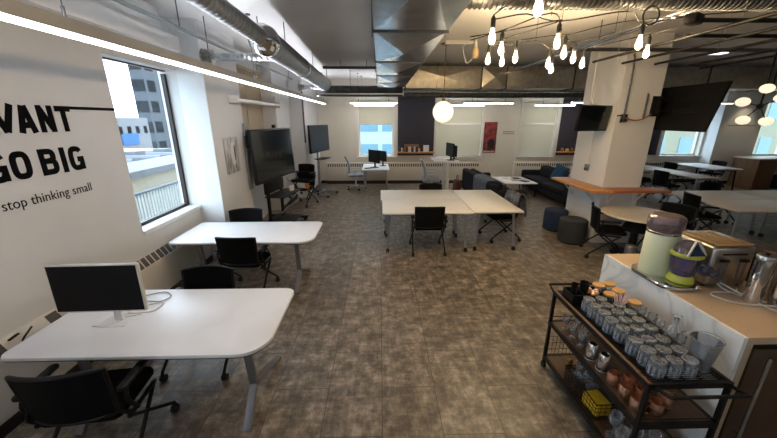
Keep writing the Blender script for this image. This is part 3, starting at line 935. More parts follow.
for x in (1.4, 3.9, 7.3, 10.7): hanger(mb, x, -0.01, 0.0, CE-2.98)
mb.build('hanger_rods', M['galvdark'], t)
# dark spiral duct across the top right
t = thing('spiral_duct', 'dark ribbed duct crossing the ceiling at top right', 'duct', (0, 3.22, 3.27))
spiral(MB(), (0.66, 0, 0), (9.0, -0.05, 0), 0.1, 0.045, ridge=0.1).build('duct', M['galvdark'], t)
mb = MB()
for x in (1.2, 3, 5, 7): hanger(mb, x, 0, 0.08, CE-3.27)
mb.build('hanger_rods', M['galvdark'], t)
# silver flat conduit run
t = thing('conduit_run', 'pale conduit running back from the top right over the pillar', 'conduit', (3.0, 0, 3.3))
MB().tube([(0.1, 3.4, 0), (0.0, 8.5, 0)], 0.018, 8).tube([(0.2, 3.4, 0), (0.1, 8.5, 0)], 0.012, 8).build('pipes', M['galv'], t)
MB().cyl((0.06, 5, 0), (0.06, 5, CE-3.3), 0.006).cyl((0.06, 8, 0), (0.06, 8, CE-3.3), 0.006).build('hanger_rods', M['galvdark'], t)
tag(MB().tube([(3.0, 5.62, 3.3), (9.5, 5.62, 3.3)], 0.03, 10).build('ceiling_pipe', M['galvdark']), 'dark pipe crossing the ceiling just in front of the pillar top', 'pipe')
# hung black pipe grid
t = thing('pipe_grid', 'black steel pipe grid hung from the ceiling at upper right', 'pipe grid', (0, 0, 3.0))
for x, y1 in ((2.94, 4.85), (3.42, 4.95), (3.93, 5.0), (4.5, 5.1), (4.93, 5.35)):
    MB().cyl((x, 1.9, 0), (x, y1, 0), 0.016, seg=10).build('long_bar', M['blackmetal'], t)
for y, x0 in ((2.985, 2.54), (3.5, 3.0)):
    MB().cyl((x0, y, 0.03), (5.4, y, 0.03), 0.018, seg=10).build('cross_bar', M['blackmetal'], t)
mb = MB()
for x, y in ((3.0, 2.985), (4.5, 2.985), (3.4, 3.5), (4.9, 3.5), (3.3, 4.9), (4.7, 4.9)):
    hanger(mb, x, y, 0, CE-3.0, 0.003)
mb.build('hanger_wires', M['silver'], t)
mb = MB()
mb.obox((2.6, 3.0, 0.04), (0.16, 0.1, 0.08), (0, 0, 0.5), bevel=0.02); mb.build('coupling', M['blackmetal'], t)

# ------------------------------------------------------------------ lights
def linear_light(label, p0, p1, dh, m, wd=0.07, hh=0.07, group=None):
    p0, p1 = Vector(p0), Vector(p1)
    L = (p1-p0).length
    rz = math.atan2((p1-p0).y, (p1-p0).x)
    t = thing('linear_light', label, 'ceiling light', (p0+p1)/2, rz, group)
    MB().sweep([[Vector((x, y, z)) for y, z in ((-wd/2, 0), (wd/2, 0), (wd/2, hh), (wd/2-0.006, hh), (wd/2-0.006, 0.02), (-wd/2+0.006, 0.02), (-wd/2+0.006, hh), (-wd/2, hh))] for x in (-L/2, L/2)]).build('housing', M['lightbody'], t, smooth=False)
    MB().box(-L/2+0.005, L/2-0.005, -wd/2+0.002, wd/2-0.002, -dh, 0.0, bevel=0.004).build('diffuser', m, t)
    MB().box(-L/2+0.02, L/2-0.02, -wd/2+0.01, wd/2-0.01, hh-0.03, hh-0.026).build('fill_uplight_strip', M['fill_uplight'], t)  # added upward glow, hidden from below, brightens the ceiling
    n = max(2, int(L/2.4)+1)
    for k in range(n):
        x = -L/2+0.25+(L-0.5)*k/(n-1)
        MB().cyl((x, 0, 0.021), (x, 0, CE-p0.z), 0.003, seg=6).cyl((x, 0, 0.0445), (x, 0, hh+0.06), 0.009, seg=8).cyl((x, 0, CE-p0.z-0.015), (x, 0, CE-p0.z), 0.03, seg=12).build('suspension_wire', M['galvdark'], t)
    return t
linear_light('long linear pendant light above the left desks', (-1.7, -1.0, 2.70), (-1.7, 10.7, 2.70), 0.018, M['tube'])
linear_light('linear light over the far left window, nearer of the pair', (-0.9, 10.5, 2.72), (0.52, 10.5, 2.72), 0.015, M['tubefar'], 0.06, 0.05)
linear_light('linear light over the far left window, farther of the pair', (-0.83, 11.2, 2.68), (0.45, 11.2, 2.68), 0.015, M['tubefar'], 0.06, 0.05)
linear_light('linear light left of the red picture, nearer of the pair', (2.6, 10.6, 2.72), (4.12, 10.6, 2.72), 0.015, M['tubefar'], 0.06, 0.05)
linear_light('linear light right of the globe pendant, farther of the pair', (1.98, 11.2, 2.68), (3.42, 11.2, 2.68), 0.015, M['tubefar'], 0.06, 0.05)
linear_light('linear light above the second sofa window, left of the pillar', (5.1, 11.2, 2.68), (6.42, 11.2, 2.68), 0.015, M['tubefar'], 0.06, 0.05)
linear_light('linear light partly hidden by the pillar above the sofas', (5.9, 10.5, 2.73), (7.4, 10.5, 2.73), 0.015, M['tubefar'], 0.06, 0.05)
linear_light('linear light beyond the large hanging television', (9.6, 10.6, 2.72), (11.1, 10.6, 2.72), 0.015, M['tubedim'], 0.06, 0.05)

linear_light('added unseen fill pendant behind the camera on the left', (-0.2, -1.6, 2.70), (2.6, -1.6, 2.70), 0.018, M['tube'])  # added out of view to raise the room's brightness
linear_light('added unseen fill pendant behind the camera on the right', (3.4, -1.6, 2.70), (6.2, -1.6, 2.70), 0.018, M['tube'])  # second added fill lamp, also out of view
linear_light('added unseen fill pendant over the right edge tables', (8.6, 1.5, 2.70), (8.6, 5.0, 2.70), 0.018, M['tubedim'])  # fill lamp added outside the frame to brighten the room

# globe pendant
t = thing('globe_pendant', 'glowing white globe pendant hanging above the middle table', 'pendant light', (1.2, 6.5, 2.38))
MB().sphere((0, 0, 0), 0.195, seg=32, rings=20).build('globe', M['globe'], t)
MB().cyl((0, 0, 0.18), (0, 0, 0.24), 0.035).cyl((0, 0, 0.23), (0, 0, CE-2.40), 0.008, seg=8).build('stem', M['brass'], t)
MB().lathe([(0.09, CE-2.40), (0.1, CE-2.39), (0.1, CE-2.38)], (0, 0, 0), 24).build('canopy', M['brass'], t)
tag(MB().box(1.15, 1.62, 6.25, 6.35, CE-0.06, CE, bevel=0.01).build('junction_box', M['whiteplastic']), 'white junction box on ceiling by the globe pendant stem', 'ceiling box')

# string lights
ZB = 2.9
bulbs = [(0.945, 3.04), (1.197, 3.53), (1.249, 4.1), (1.459, 4.23), (1.51, 3.96), (1.588, 3.21), (1.91, 3.69), (2.18, 3.99), (2.08, 4.36), (2.347, 4.81), (2.5, 4.35), (2.35, 3.23), (2.744, 3.64), (0.972, 2.26)]
t = thing('string_lights', 'black festoon string lights with warm glowing bulbs under ceiling', 'string lights', (0, 0, 0))
def bulb_at(x, y, z, m, parent):
    s_ = MB().lathe([(0.017, 0.075), (0.02, 0.08), (0.02, 0.14), (0.012, 0.155), (0.006, 0.17)], (x, y, z), 14).build('socket', M['rubber'], parent)
    MB().lathe([(0.002, -0.05), (0.012, -0.046), (0.022, -0.032), (0.026, -0.01), (0.023, 0.015), (0.016, 0.045), (0.012, 0.078)], (x, y, z), 18).build('bulb', m, s_)
    MB().cyl((x, y, z-0.02), (x, y, z+0.03), 0.004, seg=6).build('filament', M['filament'], s_)
    pl = bpy.data.lights.new('bulb_lamp', 'POINT'); pl.energy = 7.0; pl.color = (1.0, 0.72, 0.40); pl.shadow_soft_size = 0.02
    po = bpy.data.objects.new('bulb_lamp', pl); COL.objects.link(po); po.location = (x, y, z-0.01)
for x, y in bulbs: bulb_at(x, y, ZB, M['bulb'], t)
CZ = ZB+0.172
def cable(mb, pts):
    mb.tube(pts, 0.0055, 6, smooth=5)
mb = MB()
cable(mb, [(1.55, 2.3, CE-0.18), (0.945, 3.04, CZ), (1.25, 3.12, CZ+0.03), (1.588, 3.21, CZ), (2.1, 3.1, CZ+0.05), (2.35, 3.23, CZ), (2.62, 2.99, CZ)])
cable(mb, [(0.98, 3.9, CZ-0.01), (1.197, 3.53, CZ), (1.5, 3.2, CZ+0.06), (1.75, 3.5, CZ+0.02), (1.91, 3.69, CZ), (2.3, 3.4, CZ+0.05), (2.94, 2.9, CZ)])
cable(mb, [(0.95, 3.8, CZ), (1.3, 3.6, CZ+0.02), (1.7, 3.4, CZ+0.06), (1.45, 3.75, CZ+0.02), (1.249, 4.1, CZ), (1.51, 3.96, CZ), (1.9, 3.85, CZ+0.03), (2.18, 3.99, CZ), (2.45, 3.75, CZ+0.04)])
cable(mb, [(1.249, 4.1, CZ), (1.459, 4.23, CZ), (1.8, 4.15, CZ+0.04), (2.08, 4.36, CZ), (2.25, 4.5, CZ+0.02), (2.347, 4.81, CZ), (2.5, 4.35, CZ), (2.744, 3.64, CZ), (2.94, 3.2, CZ+0.02)])
cable(mb, [(0.7, 2.2, CE-0.2), (0.972, 2.26, CZ), (1.55, 2.3, CE-0.18)])
mb.tube([(2.31+0.07*math.cos(a), 3.1, 3.09+0.07*math.sin(a)) for a in [2*PI*k/16 for k in range(16)]], 0.008, 6, closed=True)
mb.build('cable', M['rubber'], t)
mb = MB()
for x, y in ((1.55, 2.3), (0.7, 2.2)): mb.cyl((x, y, CE-0.2), (x, y, CE), 0.006, seg=6)
for x, y in ((1.5, 3.2), (2.1, 3.1), (1.7, 3.4), (2.3, 3.4), (1.8, 4.15), (2.45, 3.75)): mb.cyl((x, y, CZ+0.04), (x, y, CE), 0.0025, seg=5)
mb.build('hooks', M['rubber'], t)
t = thing('unlit_pendant_bulb', 'unlit tan pendant bulb with white cord loop beside the globe stem', 'pendant light', (1.58, 5.9, 3.3))
MB().lathe([(0.002, -0.1), (0.035, -0.085), (0.055, -0.04), (0.05, 0.03), (0.03, 0.08)], (0, 0, 0), 18).build('bulb', M['unlitbulb'], t)
MB().cyl((0, 0, 0.07), (0, 0, 0.15), 0.024).cyl((0, 0, 0.14), (0, 0, CE-3.3), 0.01, seg=6).build('socket', M['whiteplastic'], t)
MB().tube([(0, 0, 0.15), (-0.2, 0, 0.1), (-0.17, 0, -0.1), (-0.12, 0, -0.16), (-0.04, 0, -0.08), (-0.02, 0, -0.02)], 0.007, 6, smooth=6).build('cord_loop', M['whiteplastic'], t)

# sputnik chandelier
t = thing('globe_chandelier', 'black branching chandelier with pale globes at the right edge', 'chandelier', (6.8, 6.0, 2.47))
MB().cyl((0, 0, -0.06), (0, 0, CE-2.47), 0.014).sphere((0, 0, 0), 0.05).build('stem', M['blackmetal'], t)
for gx, gy, gz in ((-0.03, -0.05, 0.29), (-0.34, 0.0, 0.07), (0.23, -0.1, 0.13), (-0.13, 0.1, -0.24), (0.2, 0.0, -0.26)):
    a = MB().cyl((0, 0, 0), (gx*0.8, gy*0.8, gz*0.8), 0.009, seg=8).build('arm', M['blackmetal'], t)
    MB().sphere((gx, gy, gz), 0.1, (1, 1, 0.78), 24, 14).build('globe', M['disc'], a)
# small ceiling panel and spot
tag(MB().box(6.7, 7.1, 7.15, 7.35, CE-0.02, CE, bevel=0.004).build('ceiling_light', M['spot']), 'flat bright ceiling panel right of the pillar', 'ceiling light')
sp = thing('track_spotlight', 'small ceiling spotlight washing the far right wall', 'spotlight', (12.45, 11.0, 3.2))
MB().cyl((0, 0, 0), (0, 0.03, 0.13), 0.05, 0.05).build('can', M['blackmetal'], sp)
MB().cyl((0, 0.03, 0.13), (0, 0.03, CE-3.2), 0.01).build('stem', M['blackmetal'], sp)

# ------------------------------------------------------------------ furniture: chairs
def make_chair(label):
    t = thing('nesting_chair', label, 'chair')
    MB().prism(rrect(-0.235, 0.235, -0.2, 0.24, 0.06), 0.435, 0.485, 0.018, seg=3).build('seat', M['seatblack'], t)
    def back(u, v):
        x = (u-0.5)*0.46*(1+0.06*v)
        k = (u-0.5)*2
        return (x, -0.245-0.035*v+0.06*k*k, 0.50+0.365*v-0.012*k*k*v)
    MB().panel(back, 14, 8, 0.012).build('backrest', M['blackmesh'], t)
    edge = [back(i/14, 1) for i in range(15)]
    lo = [back(i/14, 0) for i in range(15)]
    fr = MB()
    fr.tube(lo+[back(1, j/6) for j in range(1, 7)]+edge[::-1][1:]+[back(0, j/6) for j in range(5, 0, -1)], 0.013, 8, closed=True)
    for s_ in (-1, 1):
        fr.tube([(s_*0.225, -0.19, 0.60), (s_*0.25, -0.2, 0.52), (s_*0.262, -0.14, 0.44)], 0.014, 8, smooth=4)
    fr.build('back_frame', M['black'], t)
    for s_ in (-1, 1):
        a = MB()
        a.prism(rrect(s_*0.28-0.028, s_*0.28+0.028, -0.2, 0.1, 0.022), 0.655, 0.682, 0.008)
        a.tube([(s_*0.28, -0.15, 0.655), (s_*0.285, -0.17, 0.57), (s_*0.275, -0.09, 0.43)], 0.014, 8, smooth=4)
        a.build('armrest', M['black'], t)
        MB().box(s_*0.262-0.012, s_*0.262+0.012, -0.17, 0.15, 0.415, 0.44, bevel=0.006).build('side_rail', M['black'], t)
        for yf, yt in ((0.28, -0.16), (-0.28, 0.13)):
            l = MB()
            l.tube([(s_*0.262, yt, 0.43), (s_*0.272, yf*0.98, 0.085), (s_*0.272, yf, 0.06)], 0.0135, 10)
            lo_ = l.build('leg', M['black'], t)
            c = MB()
            for q in (-0.014, 0.014):
                c.cyl((s_*0.272+q-0.008, yf-0.01, 0.03), (s_*0.272+q+0.008, yf-0.01, 0.03), 0.03, seg=16)
            c.sphere((s_*0.272, yf, 0.05), 0.022, seg=10, rings=8)
            c.build('caster', M['rubber'], lo_)
    return t
CH = make_chair('black mesh nesting chair tucked at the front of the middle table')
CH.location = (0.82, 5.42, 0); CH.rotation_euler = (0, 0, 0.0)
chairs = [
    ((-1.90, 1.80), 0.12, 'black mesh chair at bottom left in front of the desk with monitor'),
    ((-1.685, 2.70), PI, 'black chair tucked behind the desk with monitor, facing us'),
    ((-1.78, 4.03), -0.05, 'black chair pushed against front of the second white desk'),
    ((-2.12, 4.87), PI+0.2, 'black chair behind the second white desk against the pier'),
    ((1.12, 6.92), PI, 'black chair at the far side of the middle table'),
    ((2.33, 6.03), PI/2+0.12, 'black chair at right end of middle table with jacket on its back'),
    ((3.84, 5.14), -PI/2-0.38, 'black chair left of the round table beside the pillar'),
    ((4.86, 5.12), 2.0, 'black chair right of the round table behind the frozen drink machine'),
    ((6.28, 6.0), -PI/2-0.25, 'black chair at the left side of the nearest right hand table'),
    ((7.55, 6.95), PI, 'black chair behind the nearest right hand table'),
    ((8.12, 8.95), -PI/2, 'black chair beside the near end of the second right hand table'),
    ((8.2, 10.1), -PI/2, 'black chair at far end of the second right hand table by the pillar'),
    ((9.95, 10.75), -PI/2, 'black chair left of the farthest right hand table'),
    ((11.45, 11.0), PI/2, 'black chair behind the farthest table by the window corner'),
    ((-2.12, 8.75), PI-0.35, 'lower of two nested black chairs beside the large touchscreen'),
]
for (x, y), rz, lb in chairs:
    c = copy_tree(CH, (x, y, 0), rz, lb)
c = copy_tree(CH, (-2.10, 8.82, 0.2), PI-0.35, 'upper of two nested black chairs beside the large touchscreen')
# orange and white label hung on the nested chairs
lb = thing('seat_label', 'white and orange label card on the nested chairs seat', 'label', (-2.03, 8.49, 0.52), -0.35)
MB().box(-0.17, 0.06, -0.004, 0.0, 0, 0.13).build('card', M['paper'], lb)
MB().box(0.06, 0.18, -0.004, 0.0, -0.01, 0.135).build('orange_end', M['orange'], lb)
# jacket on the chair at the middle table
def jacket():
    def f(u, v):
        y = (u-0.5)*0.5
        a = (v-0.42)*1.15
        if v < 0.42: x, z = -0.06-0.02*math.sin(u*9), 0.90+a*0.75
        else: x, z = 0.075+0.035*math.sin(u*7+1)+0.03*(v-0.42), 0.90-(v-0.42)*0.72
        if 0.34 < v < 0.5:
            k = (v-0.34)/0.16
            x = -0.06+0.135*k; z = 0.90-0.03+0.045*math.sin(k*PI)
        return (x+0.012*math.sin(u*17+v*8), y*(1-0.15*abs(v-0.42)), z+0.014*math.sin(u*11+v*5))
    o = MB().panel(f, 18, 22, 0.022).build('jacket', M['jacket'], None, (2.585, 6.06, 0.0), (0, 0, 0.12))
    tag(o, 'dark jacket with grey hood draped on chair back at middle table', 'jacket')
jacket()

# ------------------------------------------------------------------ white desks with forked legs
def desk(label, x0, x1, y0, y1, fy0, fy1, fx):
    cx, cy = (x0+x1)/2, (y0+y1)/2
    t = thing('desk', label, 'desk', (cx, cy, 0))
    hx, hy = (x1-x0)/2, (y1-y0)/2
    pts = []
    R = [0.07, 0.2, 0.09, 0.05]
    base = rrect(-hx, hx, -hy, hy, R, 8)
    # long sides bow very slightly
    pts = [(x*(1-0.02*(abs(y)/hy) if x > 0 else 1), y*(1+0.0*x)) for x, y in base]
    MB().prism(pts, 0.715, 0.742, 0.004).build('desktop', M['desk'], t)
    MB().prism([(x*0.997, y*0.993) for x, y in pts], 0.708, 0.7148).build('edge_band', M['edge'], t)
    for fxx in (fx-cx, x0+0.3-cx):
        l = MB()
        a0, a1 = fy0-cy, fy1-cy
        j = a0+0.21
        def bar(p, q, wd=0.06, th=0.035):
            p, q = Vector(p), Vector(q)
            d = q-p
            ang = math.atan2(d.z, d.y)
            l.obox((p+q)/2, (wd, d.length+0.02, th), (ang, 0, 0), bevel=0.005)
        bar((fxx, j-0.05, 0.71), (fxx, j, 0.25))
        bar((fxx, j, 0.25), (fxx, a0, 0.012))
        bar((fxx, j, 0.25), (fxx, a1, 0.012))
        l.build('forked_leg', M['greymetal'], t)
    MB().box(x0+0.3-cx, fx-cx, fy0+0.14-cy, fy0+0.18-cy, 0.66, 0.705).build('cross_rail', M['greymetal'], t)
    return t
desk('white rounded desk with black monitor in the left foreground', -2.55, -0.78, 1.845, 2.745, 1.91, 2.68, -1.015)
desk('white rounded desk in front of the large touchscreen, second from the camera', -2.72, -0.87, 3.93, 4.82, 3.94, 4.65, -1.13)

# monitor on the near desk
t = thing('monitor', 'black flat monitor with pale edge on the foreground desk', 'monitor', (-2.04, 2.15, 0.742), 0.03)
MB().obox((0, 0.0, 0.345), (0.63, 0.028, 0.375), (-0.03, 0, 0), bevel=0.006).build('body', M['whiteplastic'], t)
MB().obox((0, -0.015, 0.346), (0.605, 0.003, 0.35), (-0.03, 0, 0)).build('screen', M['screenmon'], t)
MB().box(-0.03, 0.03, 0.1, 0.125, 0.006, 0.3, bevel=0.006).box(-0.03, 0.03, 0.015, 0.125, 0.28, 0.34, bevel=0.006).prism(rrect(-0.12, 0.1, 0.02, 0.2, 0.02), 0, 0.006, 0.002).build('stand', M['desk'], t)
tag(MB().tube([(-2.19, 2.18, 0.748), (-2.08, 2.19, 0.748), (-2.02, 2.28, 0.748), (-2.13, 2.31, 0.748), (-1.99, 2.35, 0.748), (-1.87, 2.38, 0.748), (-1.86, 2.5, 0.748), (-1.96, 2.47, 0.75), (-2.05, 2.36, 0.752), (-1.93, 2.33, 0.752), (-2.1, 2.27, 0.75)], 0.005, 6, smooth=8).build('cable', M['whiteplastic']), 'pale cable coiled on the foreground desk right of the monitor', 'cable')
tag(MB().tube([(-2.13, 2.6, 0.747), (-1.98, 2.69, 0.747), (-1.87, 2.62, 0.747), (-1.9, 2.53, 0.747), (-2.02, 2.53, 0.747), (-2.08, 2.42, 0.747)], 0.004, 6, smooth=8).build('cable', M['lightbody']), 'thin grey cable looping behind the foreground monitor', 'cable')

# ------------------------------------------------------------------ meeting tables
def make_table(label, x0, x1, y0, y1, m, group=None, splay=0.03, legm='silver'):
    cx, cy = (x0+x1)/2, (y0+y1)/2
    t = thing('table', label, 'table', (cx, cy, 0), 0, group)
    hx, hy = (x1-x0)/2-0.002, (y1-y0)/2-0.002
    MB().prism(rrect(-hx, hx, -hy, hy, 0.012, 3), 0.712, 0.742, 0.004).build('tabletop', m, t)
    for sx_ in (-1, 1):
        for sy_ in (-1, 1):
            l = MB()
            bx_, by_ = sx_*(hx-0.085), sy_*(hy-0.08)
            l.tube([(bx_-sx_*splay*1.6, by_-sy_*splay, 0.712), (bx_, by_, 0.08)], 0.021, 12)
            lo_ = l.build('leg', M[legm], t)
            c = MB()
            for q in (-0.015, 0.015):
                c.cyl((bx_+q-0.009, by_-0.012, 0.034), (bx_+q+0.009, by_-0.012, 0.034), 0.034, seg=16)
            c.cyl((bx_, by_, 0.03), (bx_, by_, 0.09), 0.014)
            c.build('caster', M['rubber'], lo_)
    MB().box(-hx+0.12, hx-0.12, -hy+0.1, -hy+0.14, 0.67, 0.71).box(-hx+0.12, hx-0.12, hy-0.14, hy-0.1, 0.67, 0.71).build('apron_rails', M['greymetal'], t)
    return t
make_table('warm white meeting table, front left of the central cluster', 0.03, 1.58, 5.25, 6.18, M['tablewarm'], 'central meeting tables')
make_table('warm white meeting table, rear left of the central cluster', 0.0, 1.58, 6.185, 7.12, M['tablewarm'], 'central meeting tables')
make_table('warm white meeting table turned lengthwise at right of the central cluster', 1.585, 2.455, 5.3, 7.08, M['tablewarm'], 'central meeting tables')
make_table('grey beige table nearest us on the right', 6.14, 7.66, 5.22, 6.03, M['tablegrey'], 'right hand tables')
make_table('grey beige table behind the nearest right hand one', 6.14, 7.66, 6.035, 6.88, M['tablegrey'], 'right hand tables')
make_table('grey beige table at the right edge of picture', 7.665, 9.2, 5.22, 6.88, M['tablegrey'], 'right hand tables')
make_table('long white table in second row right of the pillar, near end', 8.43, 9.12, 8.42, 9.85, M['tablegrey'], 'right hand tables')
make_table('long white table in second row right of the pillar, far end', 8.43, 9.12, 9.855, 11.3, M['tablegrey'], 'right hand tables')
make_table('pale table farthest back beneath the right hand window', 10.45, 11.45, 10.0, 11.5, M['desk'], 'right hand tables', legm='blackmetal')
# round table
t = thing('round_table', 'round beige table with dark pedestal by the pillar', 'table', (4.32, 5.13, 0))
MB().lathe([(0.535, 0.712), (0.55, 0.718), (0.55, 0.736), (0.545, 0.742)], (0, 0, 0), 48).build('tabletop', M['tablegrey'], t)
MB().cyl((0, 0, 0.02), (0, 0, 0.712), 0.055, seg=20).lathe([(0.22, 0.45), (0.09, 0.71)], (0, 0, 0), 20).build('pedestal', M['blackmetal'], t)
MB().lathe([(0.3, 0), (0.3, 0.012), (0.08, 0.035)], (0, 0, 0), 32).build('base', M['blackmetal'], t)
tag(MB().lathe([(0.07, 0), (0.075, 0.01), (0.075, 0.3), (0.065, 0.31)], (4.02, 4.78, 0), 20).build('waste_canister', M['silver']), 'small silver canister on floor under the round table', 'canister')

# ------------------------------------------------------------------ ottomans
def ottoman(x, y, r, h, m, label):
    t = thing('ottoman', label, 'ottoman', (x, y, 0))
    MB().lathe([(r-0.015, 0.02), (r, 0.035), (r+0.004, h*0.5), (r, h-0.03), (r-0.012, h-0.008), (r-0.03, h)], (0, 0, 0), 36).build('body', M[m], t)
    MB().tube([(r*math.cos(a), r*math.sin(a), h-0.03) for a in [2*PI*k/36 for k in range(36)]], 0.006, 6, closed=True).build('piping', M[m], t)
    MB().lathe([(r-0.04, 0), (r-0.03, 0.02)], (0, 0, 0), 24).build('foot', M['rubber'], t)
ottoman(3.69, 6.5, 0.225, 0.44, 'navyfabric', 'navy blue round ottoman against the pillar')
ottoman(3.64, 5.78, 0.235, 0.46, 'charfabric', 'charcoal round ottoman in front of the navy one')

# ------------------------------------------------------------------ touch screens on stands
def big_stand():
    t = thing('touchscreen_stand', 'large touchscreen display on black rolling stand at left wall', 'display', (-2.22, 6.98, 0), 1.41-0.0)
    # local: u along +X (screen width), screen faces -Y local
    W_, H_ = 1.74, 1.02
    zc = 1.555
    rx = -0.05
    MB().obox((0, 0, zc), (W_, 0.06, H_), (rx, 0, 0), bevel=0.01).build('bezel', M['bezel'], t)
    MB().obox((0, -0.0315, zc+0.01), (W_-0.05, 0.004, H_-0.08), (rx, 0, 0)).build('screen', M['screen'], t)
    MB().obox((0, -0.034, zc-H_/2+0.02), (W_-0.1, 0.006, 0.02), (rx, 0, 0)).build('speaker_strip', M['silver'], t)
    MB().obox((0.1, -0.0, zc+H_/2+0.04), (0.1, 0.05, 0.07), bevel=0.01).build('camera', M['black'], t)
    for s_ in (-0.3, 0.3):
        MB().obox((s_, 0.07, 0.75), (0.07, 0.05, 1.3), bevel=0.006).build('post', M['blackmetal'], t)
    for s_ in (-0.38, 0.38):
        MB().obox((s_, -0.05, 0.09), (0.09, 0.85, 0.05), bevel=0.01).build('foot', M['blackmetal'], t)
    MB().obox((0, -0.05, 0.12), (0.85, 0.6, 0.025), bevel=0.006).build('base_plate', M['blackmetal'], t)
    MB().obox((0, -0.14, 0.72), (0.9, 0.42, 0.025), bevel=0.006).build('shelf', M['blackmetal'], t)
    MB().obox((-0.1, 0.02, 0.9), (0.8, 0.05, 0.24), bevel=0.01).build('cable_box', M['blackmetal'], t)
    for s_ in (-0.38, 0.38):
        for y in (-0.42, 0.32):
            MB().cyl((s_-0.02, y, 0.035), (s_+0.02, y, 0.035), 0.035, seg=16).build('caster', M['rubber'], t)
    MB().obox((-W_/2-0.05, 0.05, zc+0.3), (0.03, 0.03, 0.2), bevel=0.006).tube([(-W_/2, 0.04, zc+0.4), (-W_/2-0.06, 0.04, zc+0.4), (-W_/2-0.06, 0.04, zc+0.2), (-W_/2, 0.04, zc+0.2)], 0.012).build('side_handle', M['black'], t)
    MB().obox((-0.82, 0.1, zc+0.02), (0.1, 0.02, 1.2), (0, 0.02, 0)).build('rear_panel', M['silver'], t)
    MB().tube([(0.55, 0.03, 0.95), (0.7, -0.05, 0.7), (0.6, -0.2, 0.45), (0.4, 0.0, 0.3), (0.2, 0.05, 0.2)], 0.012, 6, smooth=6).build('hanging_cable', M['lightbody'], t)
    t2 = thing('small_box', 'small white box on the shelf of the touchscreen stand', 'box', (-1.97, 7.15, 0.733), 1.2)
    MB().obox((0, 0, 0.055), (0.12, 0.06, 0.11), bevel=0.01).build('body', M['whiteplastic'], t2)
    MB().obox((0, -0.031, 0.06), (0.08, 0.003, 0.06)).build('label_patch', M['paper'], t2)
big_stand()
t = thing('display_stand', 'second smaller black display on silver stand near the far left corner', 'display', (-1.80, 9.95, 0), 1.33)
MB().obox((0, 0, 1.70), (1.33, 0.06, 0.77), (-0.02, 0, 0), bevel=0.01).build('bezel', M['black'], t)
MB().obox((0, -0.0315, 1.705), (1.28, 0.004, 0.7), (-0.02, 0, 0)).build('screen', M['screenmon'], t)
MB().obox((0, 0.07, 0.75), (0.08, 0.06, 1.35), bevel=0.006).build('post', M['silver'], t)
MB().obox((0, -0.08, 1.12), (0.55, 0.3, 0.02), bevel=0.005).build('shelf', M['blackmetal'], t)
for s_ in (-0.35, 0.35):
    MB().obox((s_, -0.02, 0.08), (0.06, 0.7, 0.04), bevel=0.006).build('foot', M['silver'], t)
    for y in (-0.33, 0.29): MB().cyl((s_-0.02, y, 0.035), (s_+0.02, y, 0.035), 0.035, seg=14).build('caster', M['rubber'], t)
MB().obox((0, 0.05, 0.09), (0.7, 0.06, 0.04)).build('cross_bar', M['silver'], t)

# ------------------------------------------------------------------ far desks and task chairs
def task_chair(label, loc, rz):
    t = thing('task_chair', label, 'chair', (*loc, 0), rz)
    MB().prism(rrect(-0.24, 0.24, -0.22, 0.24, 0.08), 0.45, 0.51, 0.02).build('seat', M['taskmesh'], t)
    def back(u, v):
        k = (u-0.5)*2
        return ((u-0.5)*0.46*(1-0.1*v), -0.24-0.12*v+0.06*k*k+0.05*math.sin(v*PI), 0.55+0.55*v)
    MB().panel(back, 10, 10, 0.015).build('backrest', M['taskmesh'], t)
    fr = MB()
    fr.tube([back(0, j/8) for j in range(9)]+[back(i/8, 1) for i in range(1, 9)]+[back(1, j/8) for j in range(7, -1, -1)], 0.014, 8)
    fr.tube([(0, -0.27, 0.62), (0, -0.24, 0.45), (0, -0.05, 0.42)], 0.03, 8, smooth=4)
    fr.build('back_frame', M['taskframe'], t)
    for s_ in (-1, 1):
        MB().prism(rrect(s_*0.3-0.04, s_*0.3+0.04, -0.14, 0.14, 0.03), 0.66, 0.69, 0.01).tube([(s_*0.29, -0.02, 0.66), (s_*0.3, -0.02, 0.5), (s_*0.15, 0, 0.44)], 0.015).build('armrest', M['taskframe'], t)
    MB().cyl((0, 0, 0.1), (0, 0, 0.45), 0.03).build('gas_column', M['taskframe'], t)
    for k in range(5):
        a = 2*PI*k/5+0.3
        l = MB().tube([(0, 0, 0.12), (0.3*math.cos(a), 0.3*math.sin(a), 0.08)], 0.02).build('base_leg', M['taskframe'], t)
        MB().cyl((0.3*math.cos(a)-0.02, 0.3*math.sin(a), 0.035), (0.3*math.cos(a)+0.02, 0.3*math.sin(a), 0.035), 0.035, seg=12).build('caster', M['rubber'], l)
task_chair('pale grey task chair at the far left desk', (-0.82, 10.8), -PI/2+0.1)
task_chair('pale grey task chair at the standing desk', (1.55, 9.75), -PI/2-0.1)
t = thing('desk', 'small white desk with two monitors under the far left window', 'desk', (-0.14, 10.85, 0))
MB().prism(rrect(-0.44, 0.42, -0.68, 0.68, 0.02), 0.712, 0.742, 0.004).build('desktop', M['desk'], t)
for x in (-0.38, 0.36):
    for y in (-0.6, 0.6):
        MB().tube([(x*0.9, y*0.94, 0.712), (x, y, 0.0)], 0.022, 10).build('leg', M['silver'], t)
def monitor(label, loc, rz, w_=0.55, h_=0.33, z=0.742, lift=0.33):
    t = thing('monitor', label, 'monitor', (*loc, z), rz)
    MB().obox((0, 0, lift), (w_, 0.035, h_), (0, 0, 0), bevel=0.006).build('body', M['black'], t)
    MB().obox((0, -0.0185, lift), (w_-0.02, 0.003, h_-0.02)).build('screen', M['screenmon'], t)
    MB().box(-0.025, 0.025, 0.018, 0.05, 0.01, lift).prism(rrect(-0.12, 0.12, -0.06, 0.12, 0.02), 0, 0.012, 0.002).build('stand', M['black'], t)
monitor('left one of the two black monitors under the far left window', (-0.2, 10.66), -0.95, 0.62, 0.40, 0.742, 0.36)
